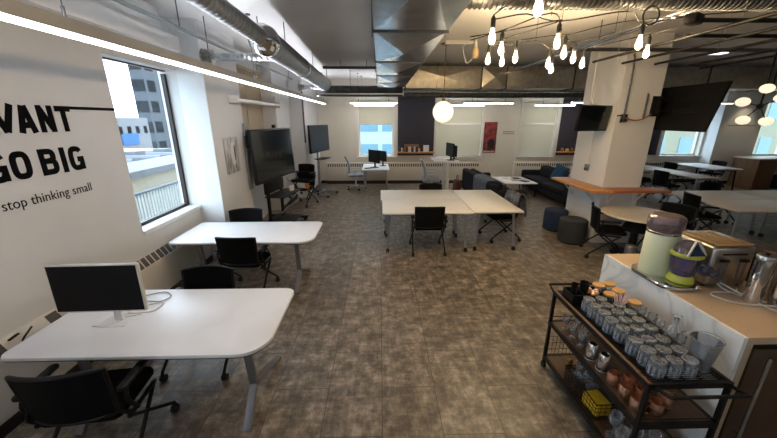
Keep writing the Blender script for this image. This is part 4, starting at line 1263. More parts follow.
monitor('right one of the two black monitors under the far left window', (0.06, 11.05), -1.05, 0.55, 0.34)
tag(MB().prism(rrect(-0.22, 0.22, -0.07, 0.07, 0.01), 0, 0.02, 0.004).build('keyboard', M['black'], None, (-0.3, 10.5, 0.742), (0, 0, 0.6)), 'black keyboard on the far left desk below its monitors', 'keyboard')
t = thing('standing_desk', 'white height adjustable desk with monitors behind the middle table', 'desk', (1.98, 9.72, 0))
MB().prism(rrect(-0.42, 0.28, -0.47, 0.5, 0.03), 1.075, 1.102, 0.004).build('desktop', M['desk'], t)
for x, y in ((-0.02, -0.28), (-0.02, 0.3)):
    l = MB().box(x-0.045, x+0.045, y-0.035, y+0.035, 0.03, 0.6, bevel=0.005).box(x-0.035, x+0.035, y-0.026, y+0.026, 0.6, 1.075).build('leg', M['whiteplastic'], t)
    MB().box(x-0.32, x+0.32, y-0.04, y+0.04, 0, 0.03, bevel=0.006).build('foot', M['whiteplastic'], l)
MB().box(-0.05, 0.02, -0.28, 0.3, 1.03, 1.074).build('frame_rail', M['whiteplastic'], t)
monitor('left one of the two black monitors on the standing desk', (2.02, 9.55), -1.42, 0.6, 0.38, 1.102, 0.3)
monitor('right one of the two black monitors on the standing desk', (2.17, 9.8), -1.38, 0.5, 0.32, 1.102, 0.25)

# ------------------------------------------------------------------ lounge
def sofa(label, loc, rz, L=2.3, D=0.9, cush=2):
    t = thing('sofa', label, 'sofa', (*loc, 0), rz)
    MB().box(-L/2+0.18, L/2-0.18, -D/2+0.02, D/2-0.2, 0.08, 0.28, bevel=0.03).build('frame', M['greyfabric'], t)
    MB().box(-L/2, L/2, D/2-0.2, D/2, 0.08, 0.74, bevel=0.06, seg=4).build('backrest', M['greyfabric'], t)
    for s_ in (-1, 1):
        MB().box(s_*L/2-s_*0.18, s_*L/2, -D/2, D/2-0.19, 0.08, 0.6, bevel=0.05, seg=4).build('arm', M['greyfabric'], t)
    cw = (L-0.37)/cush
    for k in range(cush):
        x = -L/2+0.185+cw*k
        MB().box(x+0.004, x+cw-0.004, -D/2-0.01, D/2-0.205, 0.282, 0.44, bevel=0.04, seg=4).build('seat_cushion', M['greyfabric'], t)
        MB().obox((x+cw/2, D/2-0.28, 0.60), (cw-0.02, 0.17, 0.32), (-0.15, 0, 0), bevel=0.06, seg=4).build('back_cushion', M['greyfabric'], t)
    for sx_ in (-1, 1):
        for y in (-D/2+0.08, D/2-0.08):
            MB().cyl((sx_*(L/2-0.1), y, 0), (sx_*(L/2-0.1), y, 0.085), 0.022, seg=10).build('foot', M['blackmetal'], t)
    return t
sofa('charcoal sofa seen from behind with a grey blanket over its back', (3.10, 9.05), PI/2, 2.9)   # back towards -X
sofa('charcoal sofa with blue cushion below the far blind left of the pillar', (5.3, 9.65), -PI/2, 2.9)
# blanket draped over the first sofa's back
def blanket():
    def f(u, v):
        y = 7.95+u*1.05+0.02*math.sin(v*7)
        pr = [(2.642, 0.16), (2.632, 0.45), (2.632, 0.70), (2.68, 0.765), (2.75, 0.77), (2.82, 0.765), (2.88, 0.79), (2.94, 0.70)]
        k = v*(len(pr)-1); i = min(int(k), len(pr)-2); q = k-i
        x = pr[i][0]*(1-q)+pr[i+1][0]*q; z = pr[i][1]*(1-q)+pr[i+1][1]*q
        return (x-0.012+0.01*math.sin(u*22+v*3), y, z+0.012+0.006*math.sin(u*13))
    o = MB().panel(f, 30, 28, 0.016).build('blanket', M['blanket'])
    tag(o, 'grey blue blanket draped over the back of the nearer sofa', 'blanket')
blanket()
t = thing('tote_bag', 'maroon bag on the floor behind the nearer sofa', 'bag', (2.45, 10.25, 0))
MB().obox((0, 0, 0.2), (0.2, 0.4, 0.4), (0, 0.08, 0), bevel=0.07, seg=4).build('body', M['maroon'], t)
MB().tube([(0, -0.1, 0.36), (0, -0.08, 0.52), (0, 0.08, 0.52), (0, 0.1, 0.36)], 0.012, 6, smooth=5).build('handle', M['maroon'], t)
def cushion(label, loc, rot, m, s=0.45):
    b = MB()
    n = 12
    def f(sg):
        def g(u, v):
            a, c = u*2-1, v*2-1
            th = 0.075*max(0, (1-a**4)*(1-c**4))**0.5
            k = 1-0.06*(1-abs(a*c))
            return (a*s/2*(1-0.05*(1-c*c)), sg*th, c*s/2*(1-0.05*(1-a*a)))
        return g
    b.panel(f(1), n, n, 0.012).panel(f(-1), n, n, 0.012)
    o = b.build('cushion', m, None, loc, rot)
    tag(o, label, 'cushion')
cushion('blue cushion leaning on the back of the second sofa', (5.36, 9.6, 0.69), (-0.35, 0.2, -PI/2+0.35), M['bluefabric'], 0.48)
cushion('grey cushion beside the blue one on the second sofa', (5.42, 8.95, 0.67), (-0.3, 0.0, -PI/2), M['lightbody'], 0.42)
t = thing('coffee_table', 'white rectangular coffee table with papers between the sofas', 'table', (4.18, 10.05, 0))
MB().prism(rrect(-0.5, 0.5, -0.6, 0.6, 0.02), 0.40, 0.425, 0.004).build('tabletop', M['desk'], t)
for x in (-0.46, 0.46):
    for y in (-0.56, 0.56):
        MB().box(x-0.012, x+0.012, y-0.012, y+0.012, 0, 0.40).build('leg', M['blackmetal'], t)
for k, (x, y, a, m, lb) in enumerate(((4.05, 10.3, 0.3, 'paper', 'white magazine at far end of the coffee table'), (4.2, 10.0, -0.2, 'lightbody', 'grey magazine in middle of the coffee table'), (4.4, 9.8, 0.5, 'book2', 'navy magazine near the second sofa on coffee table'), (4.35, 10.3, 0.1, 'bezel', 'dark tablet at the far right of the coffee table'))):
    tag(MB().prism(rrect(-0.11, 0.11, -0.15, 0.15, 0.01), 0, 0.01, 0.002).build('magazine', M[m], None, (x, y, 0.425), (0, 0, a)), lb, 'magazine')
# grey privacy panel and white box by the pillar
t = thing('speaker_cabinet', 'grey cabinet with white device on top behind the pillar', 'cabinet', (6.55, 10.0, 0))
MB().box(-0.2, 0.25, -0.2, 0.2, 0.03, 1.22, bevel=0.02).build('body', M['charfabric'], t)
MB().box(-0.22, 0.27, -0.22, 0.22, 0, 0.03).build('plinth', M['blackmetal'], t)
tag(MB().box(6.52, 6.78, 9.85, 10.1, 1.22, 1.42, bevel=0.015).build('desk_device', M['whiteplastic']), 'white box on top of the grey cabinet behind the pillar', 'box')

# right hand side cabinet with counter
t = thing('sideboard', 'brown wood counter cabinet by the far right window', 'cabinet', (12.95, 10.75, 0))
MB().box(-0.65, -0.6, -0.4, 0.4, 0, 0.98).build('side_panel', M['woodcab'], t)
MB().box(-0.598, 0.0, -0.38, 0.4, 0, 0.98).build('body', M['woodcab'], t)
MB().box(0.9, 2.2, -0.38, 0.4, 0, 0.98).build('body', M['woodcab'], t)
MB().box(-0.68, 2.22, -0.43, 0.43, 0.98, 1.02, bevel=0.005).build('worktop', M['tablegrey'], t)
MB().cyl((0.4, -0.2, 0.03), (0.4, -0.2, 0.5), 0.25, seg=20).build('bin', M['blackmetal'], t)

# ------------------------------------------------------------------ counter on the right
CX, CY0, CY1, CZT = 2.17, 1.6, 2.87, 1.0
t = thing('counter', 'kitchen counter with tan top and white marble side at right', 'counter', (CX, CY0, 0))
MB().box(0, 0.025, 0.0, CY1-CY0, 0, CZT-0.002).build('marble_panel', M['marble'], t, smooth=False)
MB().box(0.0255, 1.5, 0.0, CY1-CY0, CZT-0.05, CZT, bevel=0.002).build('worktop', M['quartz'], t)
MB().box(0.0255, 0.07, 0.0, 0.04, 0, CZT-0.0505).build('end_post', M['quartzedge'], t, smooth=False)
MB().box(0.026, 1.49, 0.06, CY1-CY0-0.01, 0.08, CZT-0.051).build('carcass', M['blackmetal'], t, smooth=False)
MB().box(0.03, 1.49, 0.09, CY1-CY0-0.03, 0, 0.08).build('plinth', M['blackmetal'], t, smooth=False)
t = thing('under_counter_fridge', 'brown fronted fridge under the counter with long metal handle', 'fridge', (CX+0.073, CY0+0.058, 0.1))
MB().box(0, 0.62, -0.025, 0, 0, 0.83, bevel=0.003).build('black_frame', M['blackmetal'], t)
d_ = MB().box(0.035, 0.585, -0.045, -0.026, 0.03, 0.8, bevel=0.004).build('door', M['fridge'], t)
MB().cyl((0.1, -0.085, 0.1), (0.1, -0.085, 0.77), 0.011, seg=12).cyl((0.1, -0.085, 0.16), (0.1, -0.046, 0.16), 0.007).cyl((0.1, -0.085, 0.7), (0.1, -0.046, 0.7), 0.007).build('handle', M['chrome'], d_)

# frozen drink machine
t = thing('frozen_drink_machine', 'cream cylinder frozen drink machine with purple jar on counter', 'appliance', (2.285, 2.40, CZT))
mb = MB()
mb.prism(rrect(-0.138, 0.175, -0.27, 0.19, 0.13, 8), 0.0, 0.035, 0.012); mb.build('base', M['chrome'], t)
MB().lathe([(0.108, 0.036), (0.112, 0.05), (0.112, 0.365), (0.108, 0.375)], (-0.01, 0.02, 0), 36).build('tower', M['cream'], t)
MB().lathe([(0.109, 0.3755), (0.114, 0.38), (0.114, 0.395), (0.109, 0.4)], (-0.01, 0.02, 0), 36).build('chrome_ring', M['chrome'], t)
MB().lathe([(0.108, 0.401), (0.118, 0.415), (0.123, 0.47), (0.119, 0.51), (0.1, 0.526)], (-0.01, 0.02, 0), 36).build('ice_hopper', M['smoke'], t)
jx, jy = 0.055, -0.15
MB().lathe([(0.082, 0.036), (0.088, 0.045), (0.084, 0.075), (0.068, 0.095)], (jx, jy, 0), 28).build('jar_base', M['lime'], t)
MB().lathe([(0.066, 0.096), (0.08, 0.13), (0.094, 0.23), (0.096, 0.25)], (jx, jy, 0), 28).build('blender_jar', M['purple'], t)
MB().lathe([(0.096, 0.2505), (0.104, 0.256), (0.104, 0.272), (0.094, 0.28)], (jx, jy, 0), 28).build('jar_rim', M['lime'], t)
MB().lathe([(0.085, 0.281), (0.078, 0.32), (0.05, 0.36), (0.02, 0.372)], (jx, jy, 0), 28).build('jar_lid', M['smoke'], t)
MB().prism([(-0.07, 0), (0.06, 0), (-0.01, 0.1)], -0.004, 0.004, mx=Matrix.Translation((jx-0.01, jy-0.094, 0.283)) @ Euler((PI/2-0.35, 0, 0)).to_matrix().to_4x4()).build('spout_chute', M['navyfabric'], t)
MB().tube([(jx-0.09, jy-0.098, 0.282), (jx-0.02, jy-0.066, 0.388), (jx+0.0, jy-0.066, 0.388), (jx+0.06, jy-0.083, 0.284)], 0.009, 6).build('chute_rim', M['whiteplastic'], t)
MB().sphere((jx+0.125, jy-0.05, 0.15), 0.052, (1, 1, 0.9)).cyl((jx+0.13, jy-0.08, 0.15), (jx+0.14, jy-0.13, 0.14), 0.032, 0.027).build('tap', M['purple'], t)
MB().cyl((jx+0.06, -0.265, 0.02), (jx+0.06, -0.235, 0.02), 0.018).build('dial', M['chrome'], t)
# toaster
t = thing('toaster', 'large stainless toaster with bronze top beside the drink machine', 'toaster', (2.655, 2.375, CZT))
MB().box(-0.16, 0.17, -0.18, 0.18, 0.015, 0.335, bevel=0.03, seg=4).build('body', M['steel'], t)
MB().prism(rrect(-0.15, 0.16, -0.17, 0.17, 0.03), 0.3355, 0.35, 0.004).build('lid', M['gold'], t)
mb = MB()
for x in (-0.09, 0.07): mb.box(x, x+0.02, -0.13, 0.13, 0.3505, 0.352)
mb.build('slots', M['greymetal'], t)
mb = MB()
for x in (-0.1, -0.05, 0.05, 0.1): mb.box(x, x+0.018, -0.1835, -0.181, 0.07, 0.24)
mb.build('lever_tracks', M['greymetal'], t)
mb = MB()
for x in (-0.075, 0.08): mb.box(x-0.03, x+0.03, -0.205, -0.18, 0.22, 0.24, bevel=0.004)
mb.build('levers', M['black'], t)
MB().box(-0.09, 0.1, -0.1825, -0.181, 0.27, 0.285).build('control_strip', M['bezel'], t)
mb = MB()
for x in (-0.13, 0.14):
    for y in (-0.14, 0.14): mb.cyl((x, y, 0), (x, y, 0.02), 0.012)
mb.build('feet', M['rubber'], t)
# steel canisters
def canister(x, y, r, h, label):
    t = thing('steel_canister', label, 'canister', (x, y, CZT))
    MB().lathe([(r*0.95, 0.0), (r, 0.01), (r, h-0.05), (r*0.98, h-0.03)], (0, 0, 0), 32).build('body', M['chrome'], t)
    MB().lathe([(r*1.02, h-0.0295), (r*1.02, h-0.005), (r*0.95, h), (0.01, h)], (0, 0, 0), 32).build('lid', M['steel'], t)
    MB().lathe([(0.012, h), (0.012, h+0.012), (0.005, h+0.016)], (0, 0, 0), 14).build('knob', M['black'], t)
canister(2.64, 1.99, 0.05, 0.36, 'tall polished steel canister on counter nearest the toaster')
canister(2.775, 1.96, 0.05, 0.34, 'polished steel canister at the right edge beside another')
t = thing('wire_basket', 'dark woven basket standing right of the toaster', 'basket', (3.02, 2.33, CZT))
mb = MB()
mb.lathe([(0.09, 0.0), (0.095, 0.01), (0.12, 0.22), (0.115, 0.225), (0.09, 0.015)], (0, 0, 0), 20); mb.build('body', M['wicker'], t)
MB().tube([(0.12*math.cos(a), 0.12*math.sin(a), 0.225) for a in [2*PI*k/20 for k in range(20)]], 0.008, 6, closed=True).build('rim', M['wicker'], t)
tag(MB().prism(rrect(-0.25, 0.25, -0.15, 0.15, 0.02), 0, 0.025, 0.004).build('cutting_board', M['boardwood'], None, (3.1, 2.02, CZT), (0, 0, 0.1)), 'brown wooden board on counter right of the canisters', 'board')
tag(MB().prism(rrect(-0.25, 0.25, -0.11, 0.11, 0.02), 0, 0.012, 0.003).build('drip_mat', M['rubber'], None, (2.95, 1.78, CZT), (0, 0, 0)), 'black mat on the counter at the right edge', 'mat')
tag(MB().tube([(2.56, 2.17, CZT+0.05), (2.62, 2.1, CZT+0.008), (2.75, 1.93, CZT+0.008), (2.66, 1.93, CZT+0.008), (2.5, 1.97, CZT+0.008), (2.44, 2.07, CZT+0.008), (2.5, 2.12, CZT+0.008), (2.62, 2.1, CZT+0.014), (2.72, 2.16, CZT+0.008)], 0.0055, 6, smooth=8).build('cable', M['whiteplastic']), 'white cable looped on counter in front of the toaster', 'cable')
tag(MB().tube([(2.58, 2.17, CZT+0.06), (2.66, 2.0-0.1, CZT+0.008), (2.75, 1.82, CZT+0.008), (2.9, 1.68, CZT+0.018), (3.2, 1.65, CZT+0.018)], 0.0055, 6, smooth=8).build('cable', M['paper']), 'straight white cord leading to the right edge of the counter', 'cable')

# ------------------------------------------------------------------ bar cart
KX0, KX1, KY0, KY1 = 1.52, 2.02, 1.46, 2.53
T1, T2, T3 = 0.80, 0.50, 0.13
t = thing('bar_cart', 'dark metal three tier bar cart with wood shelves and glassware', 'cart', (0, 0, 0))
def rim(mb, z, wd=0.022, h=0.032):
    mb.box(KX0, KX1, KY0, KY0+wd, z-h, z+0.004); mb.box(KX0, KX1, KY1-wd, KY1, z-h, z+0.004)
    mb.box(KX0, KX0+wd, KY0+wd, KY1-wd, z-h, z+0.004); mb.box(KX1-wd, KX1, KY0+wd, KY1-wd, z-h, z+0.004)
mb = MB(); rim(mb, T1)
sh = mb.build('top_shelf', M['blackmetal'], t, smooth=False)
mb = MB()
y = KY0+0.03
while y < KY1-0.02:
    mb.box(KX0+0.02, KX1-0.02, y, y+0.006, T1-0.008, T1); y += 0.016
for x in (KX0+0.15, KX0+0.25, KX0+0.35): mb.box(x, x+0.008, KY0+0.02, KY1-0.02, T1-0.016, T1-0.008)
mb.build('wire_deck', M['blackmetal'], sh, smooth=False)
MB().box(KX0-0.002, KX0+0.02, KY0, KY1, T1+0.0045, T1+0.012, bevel=0.003).build('wood_edge', wood_mat('dark_walnut', '#4b3424', '#6b4c34', 0.5, (12, 1, 12)), sh)
M['walnut'] = wood_mat('walnut_board', '#3d291b', '#5c4029', 0.5, (12, 1, 12))
for z, nm in ((T2, 'middle_shelf'), (T3, 'bottom_shelf')):
    mb = MB(); rim(mb, z)
    sh = mb.build(nm, M['blackmetal'], t, smooth=False)
    MB().box(KX0+0.023, KX1-0.023, KY0+0.023, KY1-0.023, z-0.02, z).build('board', M['walnut'], sh, smooth=False)
for x in (KX0+0.012, KX1-0.012):
    for y in (KY0+0.012, KY1-0.012):
        l = MB().box(x-0.0115, x+0.0115, y-0.0115, y+0.0115, 0.06, T1-0.033).build('post', M['blackmetal'], t, smooth=False)
        MB().cyl((x-0.012, y, 0.03), (x+0.012, y, 0.03), 0.03, seg=16).cyl((x, y, 0.03), (x, y, 0.065), 0.008).build('caster', M['rubber'], l)
MB().tube([(KX0+0.01, KY1, T1-0.02), (KX0+0.01, KY1+0.09, T1+0.015), (KX1-0.01, KY1+0.09, T1+0.015), (KX1-0.01, KY1, T1-0.02)], 0.011, 8).build('handle', M['blackmetal'], t)
MB().tube([(KX0+0.05, KY0, T1-0.02), (KX0+0.05, KY0-0.09, T1+0.0), (KX1-0.01, KY0-0.09, T1+0.0), (KX1-0.01, KY0, T1-0.02)], 0.011, 8).build('handle', M['blackmetal'], t)
# wire guards on the ends of the lowest tier
for y in (KY0+0.005, KY1-0.005):
    mb = MB()
    for k in range(1, 14):
        x = KX0+(KX1-KX0)*k/14
        mb.cyl((x, y, T3+0.005), (x, y, T3+0.2), 0.0022, seg=5)
    for z in (T3+0.06, T3+0.13, T3+0.2): mb.cyl((KX0+0.02, y, z), (KX1-0.02, y, z), 0.0025, seg=5)
    mb.build('wire_guard', M['blackmetal'], t)
for z0 in (T2, ):
    for y in (KY0+0.005, KY1-0.005):
        MB().cyl((KX0+0.02, y, z0+0.04), (KX1-0.02, y, z0+0.04), 0.004, seg=6).build('guard_bar', M['blackmetal'], t)

# glasses upside down on the top
def tumbler(label, group, x, y, z, r=0.043, h=0.105):
    t = thing('tumbler', label, 'glass', (x, y, z), random.random()*3, group)
    MB().lathe([(r, 0.0), (r*1.0, 0.004), (r*0.93, h*0.8), (r*0.9, h-0.006), (r*0.84, h), (0.002, h-0.004)], (0, 0, 0), 20, cap=False).build('bowl', M['tumbler'], t)
    mb = MB().tube([(r*0.88*math.cos(a), r*0.88*math.sin(a), h-0.003) for a in [2*PI*k/20 for k in range(20)]], 0.0024, 5, closed=True)
    for k in range(10):
        a = 2*PI*k/10
        mb.obox((r*0.97*math.cos(a), r*0.97*math.sin(a), h*0.4), (0.004, 0.012, h*0.55), (0, 0, a), bevel=0.0015)
    mb.build('cut_pattern', M['cut'], t)
    return t
first = tumbler('clear cut glass tumbler upside down on the cart top', 'upturned tumblers on the cart top', 1.62, 1.54, T1+0.001)
for j in range(8):
    for i in range(3):
        if (i, j) == (0, 0): continue
        x = 1.62+0.094*i+(0.012 if j % 2 else 0)+random.uniform(-0.003, 0.003)
        y = 1.54+0.093*j+random.uniform(-0.005, 0.005)+(0.03 if j > 2 else 0)
        if j == 7 and i == 2: continue
        copy_tree(first, (x, y, T1+0.001), random.random()*3)
# stemless wine cups in front
def goblet(label, group, x, y, z, s=1.0):
    t = thing('stem_glass', label, 'glass', (x, y, z), 0, group)
    MB().lathe([(0.034*s, 0), (0.033*s, 0.003), (0.006*s, 0.008), (0.005*s, 0.06*s), (0.02*s, 0.075*s), (0.036*s, 0.1*s), (0.034*s, 0.15*s)], (0, 0, 0), 18, cap=False).build('glass', M['tumbler'], t)
    return t
g0 = goblet('clear stem glass on the cart top beside the counter', 'stem glasses on the cart top', 1.925, 1.73, T1+0.001, 0.8)
for x, y in ((1.93, 1.90), (1.94, 1.98), (1.93, 2.06)): copy_tree(g0, (x, y, T1+0.001))
# pitcher
t = thing('glass_pitcher', 'large clear glass pitcher at the near right of the cart top', 'pitcher', (1.93, 1.59, T1+0.001))
MB().lathe([(0.045, 0.0), (0.05, 0.005), (0.055, 0.06), (0.075, 0.2), (0.073, 0.2), (0.052, 0.06), (0.045, 0.008), (0.002, 0.006)], (0, 0, 0), 28, cap=False).build('vessel', M['tumbler'], t)
MB().tube([(0.075*math.cos(a), 0.075*math.sin(a), 0.2+0.012*max(0, math.cos(a))) for a in [2*PI*k/28 for k in range(28)]], 0.003, 6, closed=True).build('rim', M['tumbler'], t)
MB().tube([(-0.02, 0.072, 0.18), (-0.02, 0.13, 0.16), (-0.02, 0.12, 0.08), (-0.02, 0.056, 0.06)], 0.007, 8, smooth=5).build('handle', M['tumbler'], t)
t = thing('glass_carafe', 'clear glass carafe standing behind the pitcher on the cart', 'carafe', (1.945, 1.81, T1+0.001))
MB().lathe([(0.04, 0), (0.045, 0.01), (0.045, 0.1), (0.018, 0.15), (0.016, 0.2), (0.024, 0.215)], (0, 0, 0), 22, cap=False).build('vessel', M['tumbler'], t)
MB().tube([(0.024*math.cos(a), 0.024*math.sin(a), 0.215) for a in [2*PI*k/16 for k in range(16)]], 0.003, 5, closed=True).build('rim', M['chrome'], t)
# caddy with black cups
t = thing('utensil_caddy', 'black caddy box at the far left corner of the cart top', 'caddy', (1.68, 2.37, T1+0.001), 0.0)
cb = MB()
cb.box(-0.13, 0.13, -0.075, 0.075, 0, 0.006); cb.box(-0.13, 0.13, -0.075, -0.069, 0.006, 0.085); cb.box(-0.13, 0.13, 0.069, 0.075, 0.006, 0.085)
cb.box(-0.13, -0.124, -0.069, 0.069, 0.006, 0.085); cb.box(0.124, 0.13, -0.069, 0.069, 0.006, 0.085); cb.box(-0.03, -0.024, -0.069, 0.069, 0.006, 0.085)
cb.build('tray', M['black'], t, smooth=False)
MB().box(-0.02, 0.01, -0.0765, -0.0752, 0.02, 0.06).build('white_tag', M['paper'], t)
def cup(x, y, z, r, h, m, lb):
    tag(MB().lathe([(r*0.8, 0), (r*0.82, 0.004), (r, h), (r*0.93, h), (r*0.76, 0.008), (0.002, 0.007)], (x, y, z), 20, cap=False).build('cup', m), lb, 'cup')
cup(1.595, 2.37, T1+0.008, 0.026, 0.15, M['black'], 'slim black cup standing in the caddy')
cup(1.69, 2.39, T1+0.008, 0.036, 0.15, M['black'], 'wide black cup standing in the caddy')
for k, (x, y) in enumerate(((1.755, 2.345), (1.775, 2.385), (1.735, 2.41))):
    o = MB().sphere((x, y, T1+0.06), 0.028, (1, 1, 0.8), 12, 8).sphere((x+0.012, y-0.01, T1+0.085), 0.02, (1, 1, 0.8), 10, 8).build('wrapped_sweet', M['copper'])
    tag(o, 'small copper foil bundle in the right half of the black caddy', 'sweet', 'foil bundles in the caddy')
# jars with bamboo lids
for k, (x, y, lb) in enumerate(((1.85, 2.44, 'glass jar with bamboo lid at far end of cart by the caddy'), (1.955, 2.46, 'glass jar with bamboo lid at the far right cart corner'), (1.95, 2.34, 'glass jar with bamboo lid in the middle of the lidded jars'), (1.845, 2.29, 'glass jar with bamboo lid left of the striped straws'), (1.955, 2.165, 'glass jar with bamboo lid right of the striped straws'))):
    t = thing('lidded_jar', lb, 'jar', (x, y, T1+0.001))
    MB().lathe([(0.04, 0), (0.043, 0.006), (0.043, 0.085), (0.04, 0.088)], (0, 0, 0), 22).build('jar', M['tumbler'], t)
    MB().lathe([(0.046, 0.0885), (0.047, 0.092), (0.047, 0.104), (0.044, 0.107)], (0, 0, 0), 22).build('lid', M['cork'], t)
# straws
t = thing('straw_cup', 'glass full of pink striped paper straws on the cart', 'straws', (1.86, 2.19, T1+0.001))
MB().lathe([(0.024, 0), (0.028, 0.08), (0.026, 0.08), (0.022, 0.004)], (0, 0, 0), 18, cap=False).build('cup', M['tumbler'], t)
for k in range(14):
    a = 2*PI*k/14; r_ = 0.012+0.006*(k % 3)
    MB().cyl((r_*0.6*math.cos(a), r_*0.6*math.sin(a), 0.006), (r_*2.2*math.cos(a), r_*2.2*math.sin(a), 0.135+0.01*(k % 2)), 0.0035, seg=7).build('straw', M['pink'], t)

# middle tier
z2 = T2+0.0005
g1 = goblet('clear short stem glass on the middle tier at its far end', 'stem glasses on the middle tier', 1.60, 2.40, z2, 0.85)
for x, y in ((1.68, 2.36), (1.59, 2.28), (1.67, 2.24), (1.60, 2.17)): copy_tree(g1, (x, y, z2))
for x, y, lb in ((1.60, 2.04, 'steel tumbler on middle tier next to the stem glasses'), (1.61, 1.92, 'steel tumbler on middle tier next to the copper mugs')):
    t = thing('steel_tumbler', lb, 'tumbler', (x, y, z2))
    MB().lathe([(0.042, 0), (0.042, 0.004), (0.032, 0.126), (0.029, 0.13), (0.026, 0.127), (0.002, 0.127)], (0, 0, 0), 24, cap=False).build('body', M['chrome'], t)
    MB().tube([(0.042*math.cos(a), 0.042*math.sin(a), 0.003) for a in [2*PI*k/20 for k in range(20)]], 0.002, 5, closed=True).build('rim', M['steel'], t)
def mug(x, y, rz, lb, grp, tip=False):
    t = thing('copper_mug', lb, 'mug', (x, y, z2), rz, grp)
    MB().lathe([(0.034, 0), (0.04, 0.012), (0.043, 0.05), (0.038, 0.085), (0.036, 0.085), (0.04, 0.05), (0.036, 0.012), (0.002, 0.006)], (0, 0, 0), 24, cap=False).build('body', M['copper'], t)
    MB().tube([(0.037, 0, 0.07), (0.07, 0, 0.075), (0.072, 0, 0.03), (0.04, 0, 0.018)], 0.005, 8, smooth=5).build('handle', M['brass'], t)
    return t
m0 = mug(1.60, 1.79, 0.5, 'polished copper mug on the middle tier of the cart', 'copper mugs on the middle tier')
for x, y, a in ((1.69, 1.76, 2.2), (1.60, 1.68, 4.0), (1.69, 1.65, 1.0), (1.60, 1.575, 5.2), (1.70, 1.55, 2.8), (1.80, 1.60, 0.3), (1.79, 1.72, 3.2)):
    copy_tree(m0, (x, y, z2), a)
# bottom tier
z3 = T3+0.0005
t = thing('wire_basket', 'black wire basket on the bottom tier holding a yellow box', 'basket', (1.70, 2.02, z3))
mb = MB()
bx0, bx1, by0, by1, bh = -0.15, 0.16, -0.2, 0.2, 0.14
for k in range(9):
    z = 0.004+bh*k/8
    if k in (0, 2, 4, 6, 8): mb.tube([(bx0, by0, z), (bx1, by0, z), (bx1, by1, z), (bx0, by1, z)], 0.003, 5, closed=True)
for k in range(13):
    y = by0+(by1-by0)*k/12
    for x in (bx0, bx1): mb.cyl((x, y, 0.004), (x, y, bh), 0.002, seg=5)
    mb.cyl((bx0, y, 0.004), (bx1, y, 0.004), 0.002, seg=5)
for k in range(9):
    x = bx0+(bx1-bx0)*k/8
    for y in (by0, by1): mb.cyl((x, y, 0.004), (x, y, bh), 0.002, seg=5)
mb.build('wire_mesh', M['blackmetal'], t)
MB().tube([(bx0, by0, bh), (bx1, by0, bh), (bx1, by1, bh), (bx0, by1, bh)], 0.005, 6, closed=True).build('rim', M['blackmetal'], t)
tag(MB().obox((1.63, 1.92, z3+0.055), (0.12, 0.15, 0.1), (0, 0, 0.1), bevel=0.004).build('carton', M['yellow']), 'yellow carton inside the wire basket on the bottom tier', 'box')
mb = MB()
for k in range(9):
    a = k*2.4
    mb.sphere((1.67+0.05*math.cos(a), 2.11+0.06*math.sin(a), z3+0.075+0.014*k), 0.055, (1.1, 0.9, 0.8), 10, 8, (a, k, 0))
tag(mb.build('plastic_bag', M['bagplastic']), 'crumpled clear plastic bag in the wire basket', 'bag')
for k, (x, y) in enumerate(((1.66, 2.36), (1.70, 2.40), (1.75, 2.37), (1.72, 2.33))):
    tag(MB().sphere((x, y, z3+0.025), 0.026, seg=12, rings=8).build('gold_ball', M['brass']), 'small gold ball at the far end of the bottom tier', 'ball', 'gold balls on the bottom tier')
g2 = goblet('large wine glass at the near end of the bottom tier', 'wine glasses on the bottom tier', 1.61, 1.70, z3, 1.25)
for x, y in ((1.66, 1.58), (1.74, 1.70), (1.57, 1.585), (1.76, 1.56)): copy_tree(g2, (x, y, z3))

# ------------------------------------------------------------------ outside
struct(MB().box(-120, 60, -60, 140, -9.2, -9).build('ground', M['ground'], smooth=False))
def facade(name, label, loc, size, rows, cols, wm, gm, face, wfrac=(0.6, 0.55), cat='building'):
    t = thing(name, label, cat, loc)
    sx_, sy_, sz_ = size
    MB().box(-sx_/2, sx_/2, -sy_/2, sy_/2, 0, sz_).build('walls', wm, t, smooth=False)
    for r in range(rows):
        mb = MB()
        ph = sz_/rows
        for c in range(cols):
            if 'X' in face:
                pw = sy_/cols; y0 = -sy_/2+pw*(c+0.5-wfrac[0]/2)
                mb.box(sx_/2, sx_/2+0.05, y0, y0+pw*wfrac[0], r*ph+ph*(0.5-wfrac[1]/2), r*ph+ph*(0.5+wfrac[1]/2))
            pw = sx_/cols; x0 = -sx_/2+pw*(c+0.5-wfrac[0]/2)
            mb.box(x0, x0+pw*wfrac[0], -sy_/2-0.05, -sy_/2, r*ph+ph*(0.5-wfrac[1]/2), r*ph+ph*(0.5+wfrac[1]/2))
        mb.build('window_row', gm, t, smooth=False)
    return t
facade('office_tower', 'grey office tower seen through the left window', (-46.3, 83.5, -9), (2.5, 30, 31), 8, 8, M['outbuild'], M['outglass'], 'X')
t = facade('low_building', 'white low building with blue sign seen through the left window', (-33, 41.2, -9), (6, 7, 11.4), 4, 5, M['outwhite'], M['outglass'], 'X', (0.4, 0.3))
MB().box(3.0, 3.12, -1.5, 1.2, 8.3, 9.6).build('sign_board', M['outblue'], t, smooth=False)
t = thing('flat_roof', 'pale flat roof with ducts seen through the left window', 'roof', (-16, 21, -9))
MB().box(-9, 5, -6, 12, 0, 8.5).build('slab', M['outroof'], t, smooth=False)
mb = MB()
for k in range(6): mb.cyl((-4+k*0.9, -3+k*1.8, 8.9), (2+k*0.3, -2+k*2.0, 8.9), 0.22, seg=10)
for k in range(6): mb.box(-1+k*0.5, -0.2+k*0.5, -4+k*2, -3.2+k*2, 8.5, 9.3)
mb.build('roof_ducts', M['outpipe'], t, smooth=False)
t = thing('roof_parapet', 'cream parapet ledge outside the left window', 'parapet', (-6.3, 8.4, -9))
MB().box(-0.6, 0.6, -5, 9, 0, 9.95).build('wall', M['outledge'], t, smooth=False)
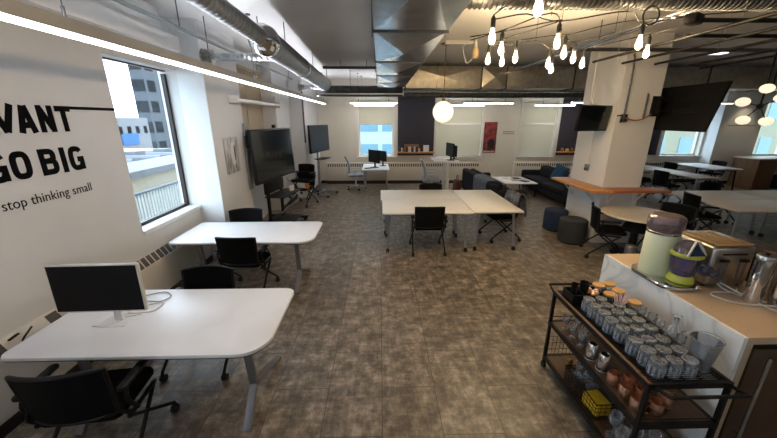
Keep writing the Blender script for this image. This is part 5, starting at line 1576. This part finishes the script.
MB().box(-0.7, 0.7, -5, 9, 9.95, 10.1).build('coping', M['outwhite'], t, smooth=False)
t = thing('ribbed_screen', 'pale ribbed metal screen just outside the left window', 'screen', (-5.2, 7.4, -9))
mb = MB()
mb.box(-0.03, 0.0, -4, 6, 0, 9.7)
y = -4
while y < 6: mb.box(0, 0.035, y, y+0.05, 0, 9.7); y += 0.1
mb.build('ribbed_sheet', M['outfence'], t, smooth=False)
MB().box(-0.05, 0.06, -4, 6, 9.7, 9.74).build('cap_rail', M['outpipe'], t, smooth=False)
t = facade('glass_building', 'pale blue banded building seen through the far left window', (0, 33, -9), (22, 4, 24), 10, 8, M['outbluefac'], M['outblueglass'], 'Y', (0.86, 0.52))
t = facade('pale_building', 'pale yellow building seen through the right hand windows', (36, 36, -9), (34, 4, 24), 7, 12, M['outyellow'], M['outblueglass'], 'Y', (0.45, 0.5))

# ------------------------------------------------------------------ world and lights
wd_ = bpy.data.worlds.new('sky'); scene.world = wd_
wd_.use_nodes = True
nt = wd_.node_tree
bg = nt.nodes['Background']
tc = nt.nodes.new('ShaderNodeTexCoord')
sep = nt.nodes.new('ShaderNodeSeparateXYZ'); nt.links.new(tc.outputs['Generated'], sep.inputs['Vector'])
n = nt.nodes.new('ShaderNodeTexNoise'); n.inputs['Scale'].default_value = 4; n.inputs['Detail'].default_value = 6
mp = nt.nodes.new('ShaderNodeMapping'); mp.inputs['Scale'].default_value = (1, 1, 3)
nt.links.new(tc.outputs['Generated'], mp.inputs['Vector']); nt.links.new(mp.outputs['Vector'], n.inputs['Vector'])
r = nt.nodes.new('ShaderNodeValToRGB')
r.color_ramp.elements[0].position = 0.35; r.color_ramp.elements[0].color = (0.62, 0.80, 1.0, 1)
r.color_ramp.elements[1].position = 0.62; r.color_ramp.elements[1].color = (1.0, 1.0, 1.0, 1)
nt.links.new(n.outputs['Fac'], r.inputs['Fac'])
nt.links.new(r.outputs['Color'], bg.inputs['Color'])
SKY = 2.1
bg.inputs['Strength'].default_value = SKY
def portal(loc, rot, sx_, sy_):
    l = bpy.data.lights.new('daylight_portal', 'AREA'); l.shape = 'RECTANGLE'; l.size = sx_; l.size_y = sy_
    l.cycles.is_portal = True
    o = bpy.data.objects.new('daylight_portal', l); COL.objects.link(o); o.location = loc; o.rotation_euler = rot
for h in (W1, W0): portal((-3.16, (h[0]+h[1])/2, (h[2]+h[3])/2), (0, -PI/2, 0), h[3]-h[2], h[1]-h[0])
for h in (WA, WB, WC, WD, WE): portal(((h[0]+h[1])/2, YB+0.25, (h[2]+h[3])/2), (-PI/2, 0, 0), h[1]-h[0], h[3]-h[2])
sl = bpy.data.lights.new('spot', 'SPOT'); sl.energy = 10; sl.color = (1, 0.85, 0.65); sl.spot_size = 1.2; sl.spot_blend = 0.6; sl.shadow_soft_size = 0.04
so = bpy.data.objects.new('spot', sl); COL.objects.link(so); so.location = (12.45, 10.98, 3.17); so.rotation_euler = (0.12, 0, 0)

# ------------------------------------------------------------------ camera
cam = bpy.data.cameras.new('camera'); co = bpy.data.objects.new('camera', cam); COL.objects.link(co)
cam.sensor_width = 36; cam.lens = 36*326.0/777; cam.clip_start = 0.05; cam.clip_end = 400
co.location = (0, 0, 2.25)
co.rotation_euler = (PI/2-math.radians(17.05), 0, -math.radians(1.43))
scene.camera = co
scene.view_settings.view_transform = 'Standard'
scene.view_settings.look = 'None'
scene.view_settings.gamma = 1.0
scene.view_settings.use_curve_mapping = False
scene.view_settings.exposure = 1.85
cy = scene.cycles
cy.use_denoising = True
cy.max_bounces = 10
cy.diffuse_bounces = 5
cy.glossy_bounces = 4
cy.transparent_max_bounces = 24
cy.sample_clamp_indirect = 6
cy.caustics_reflective = False
cy.caustics_refractive = False
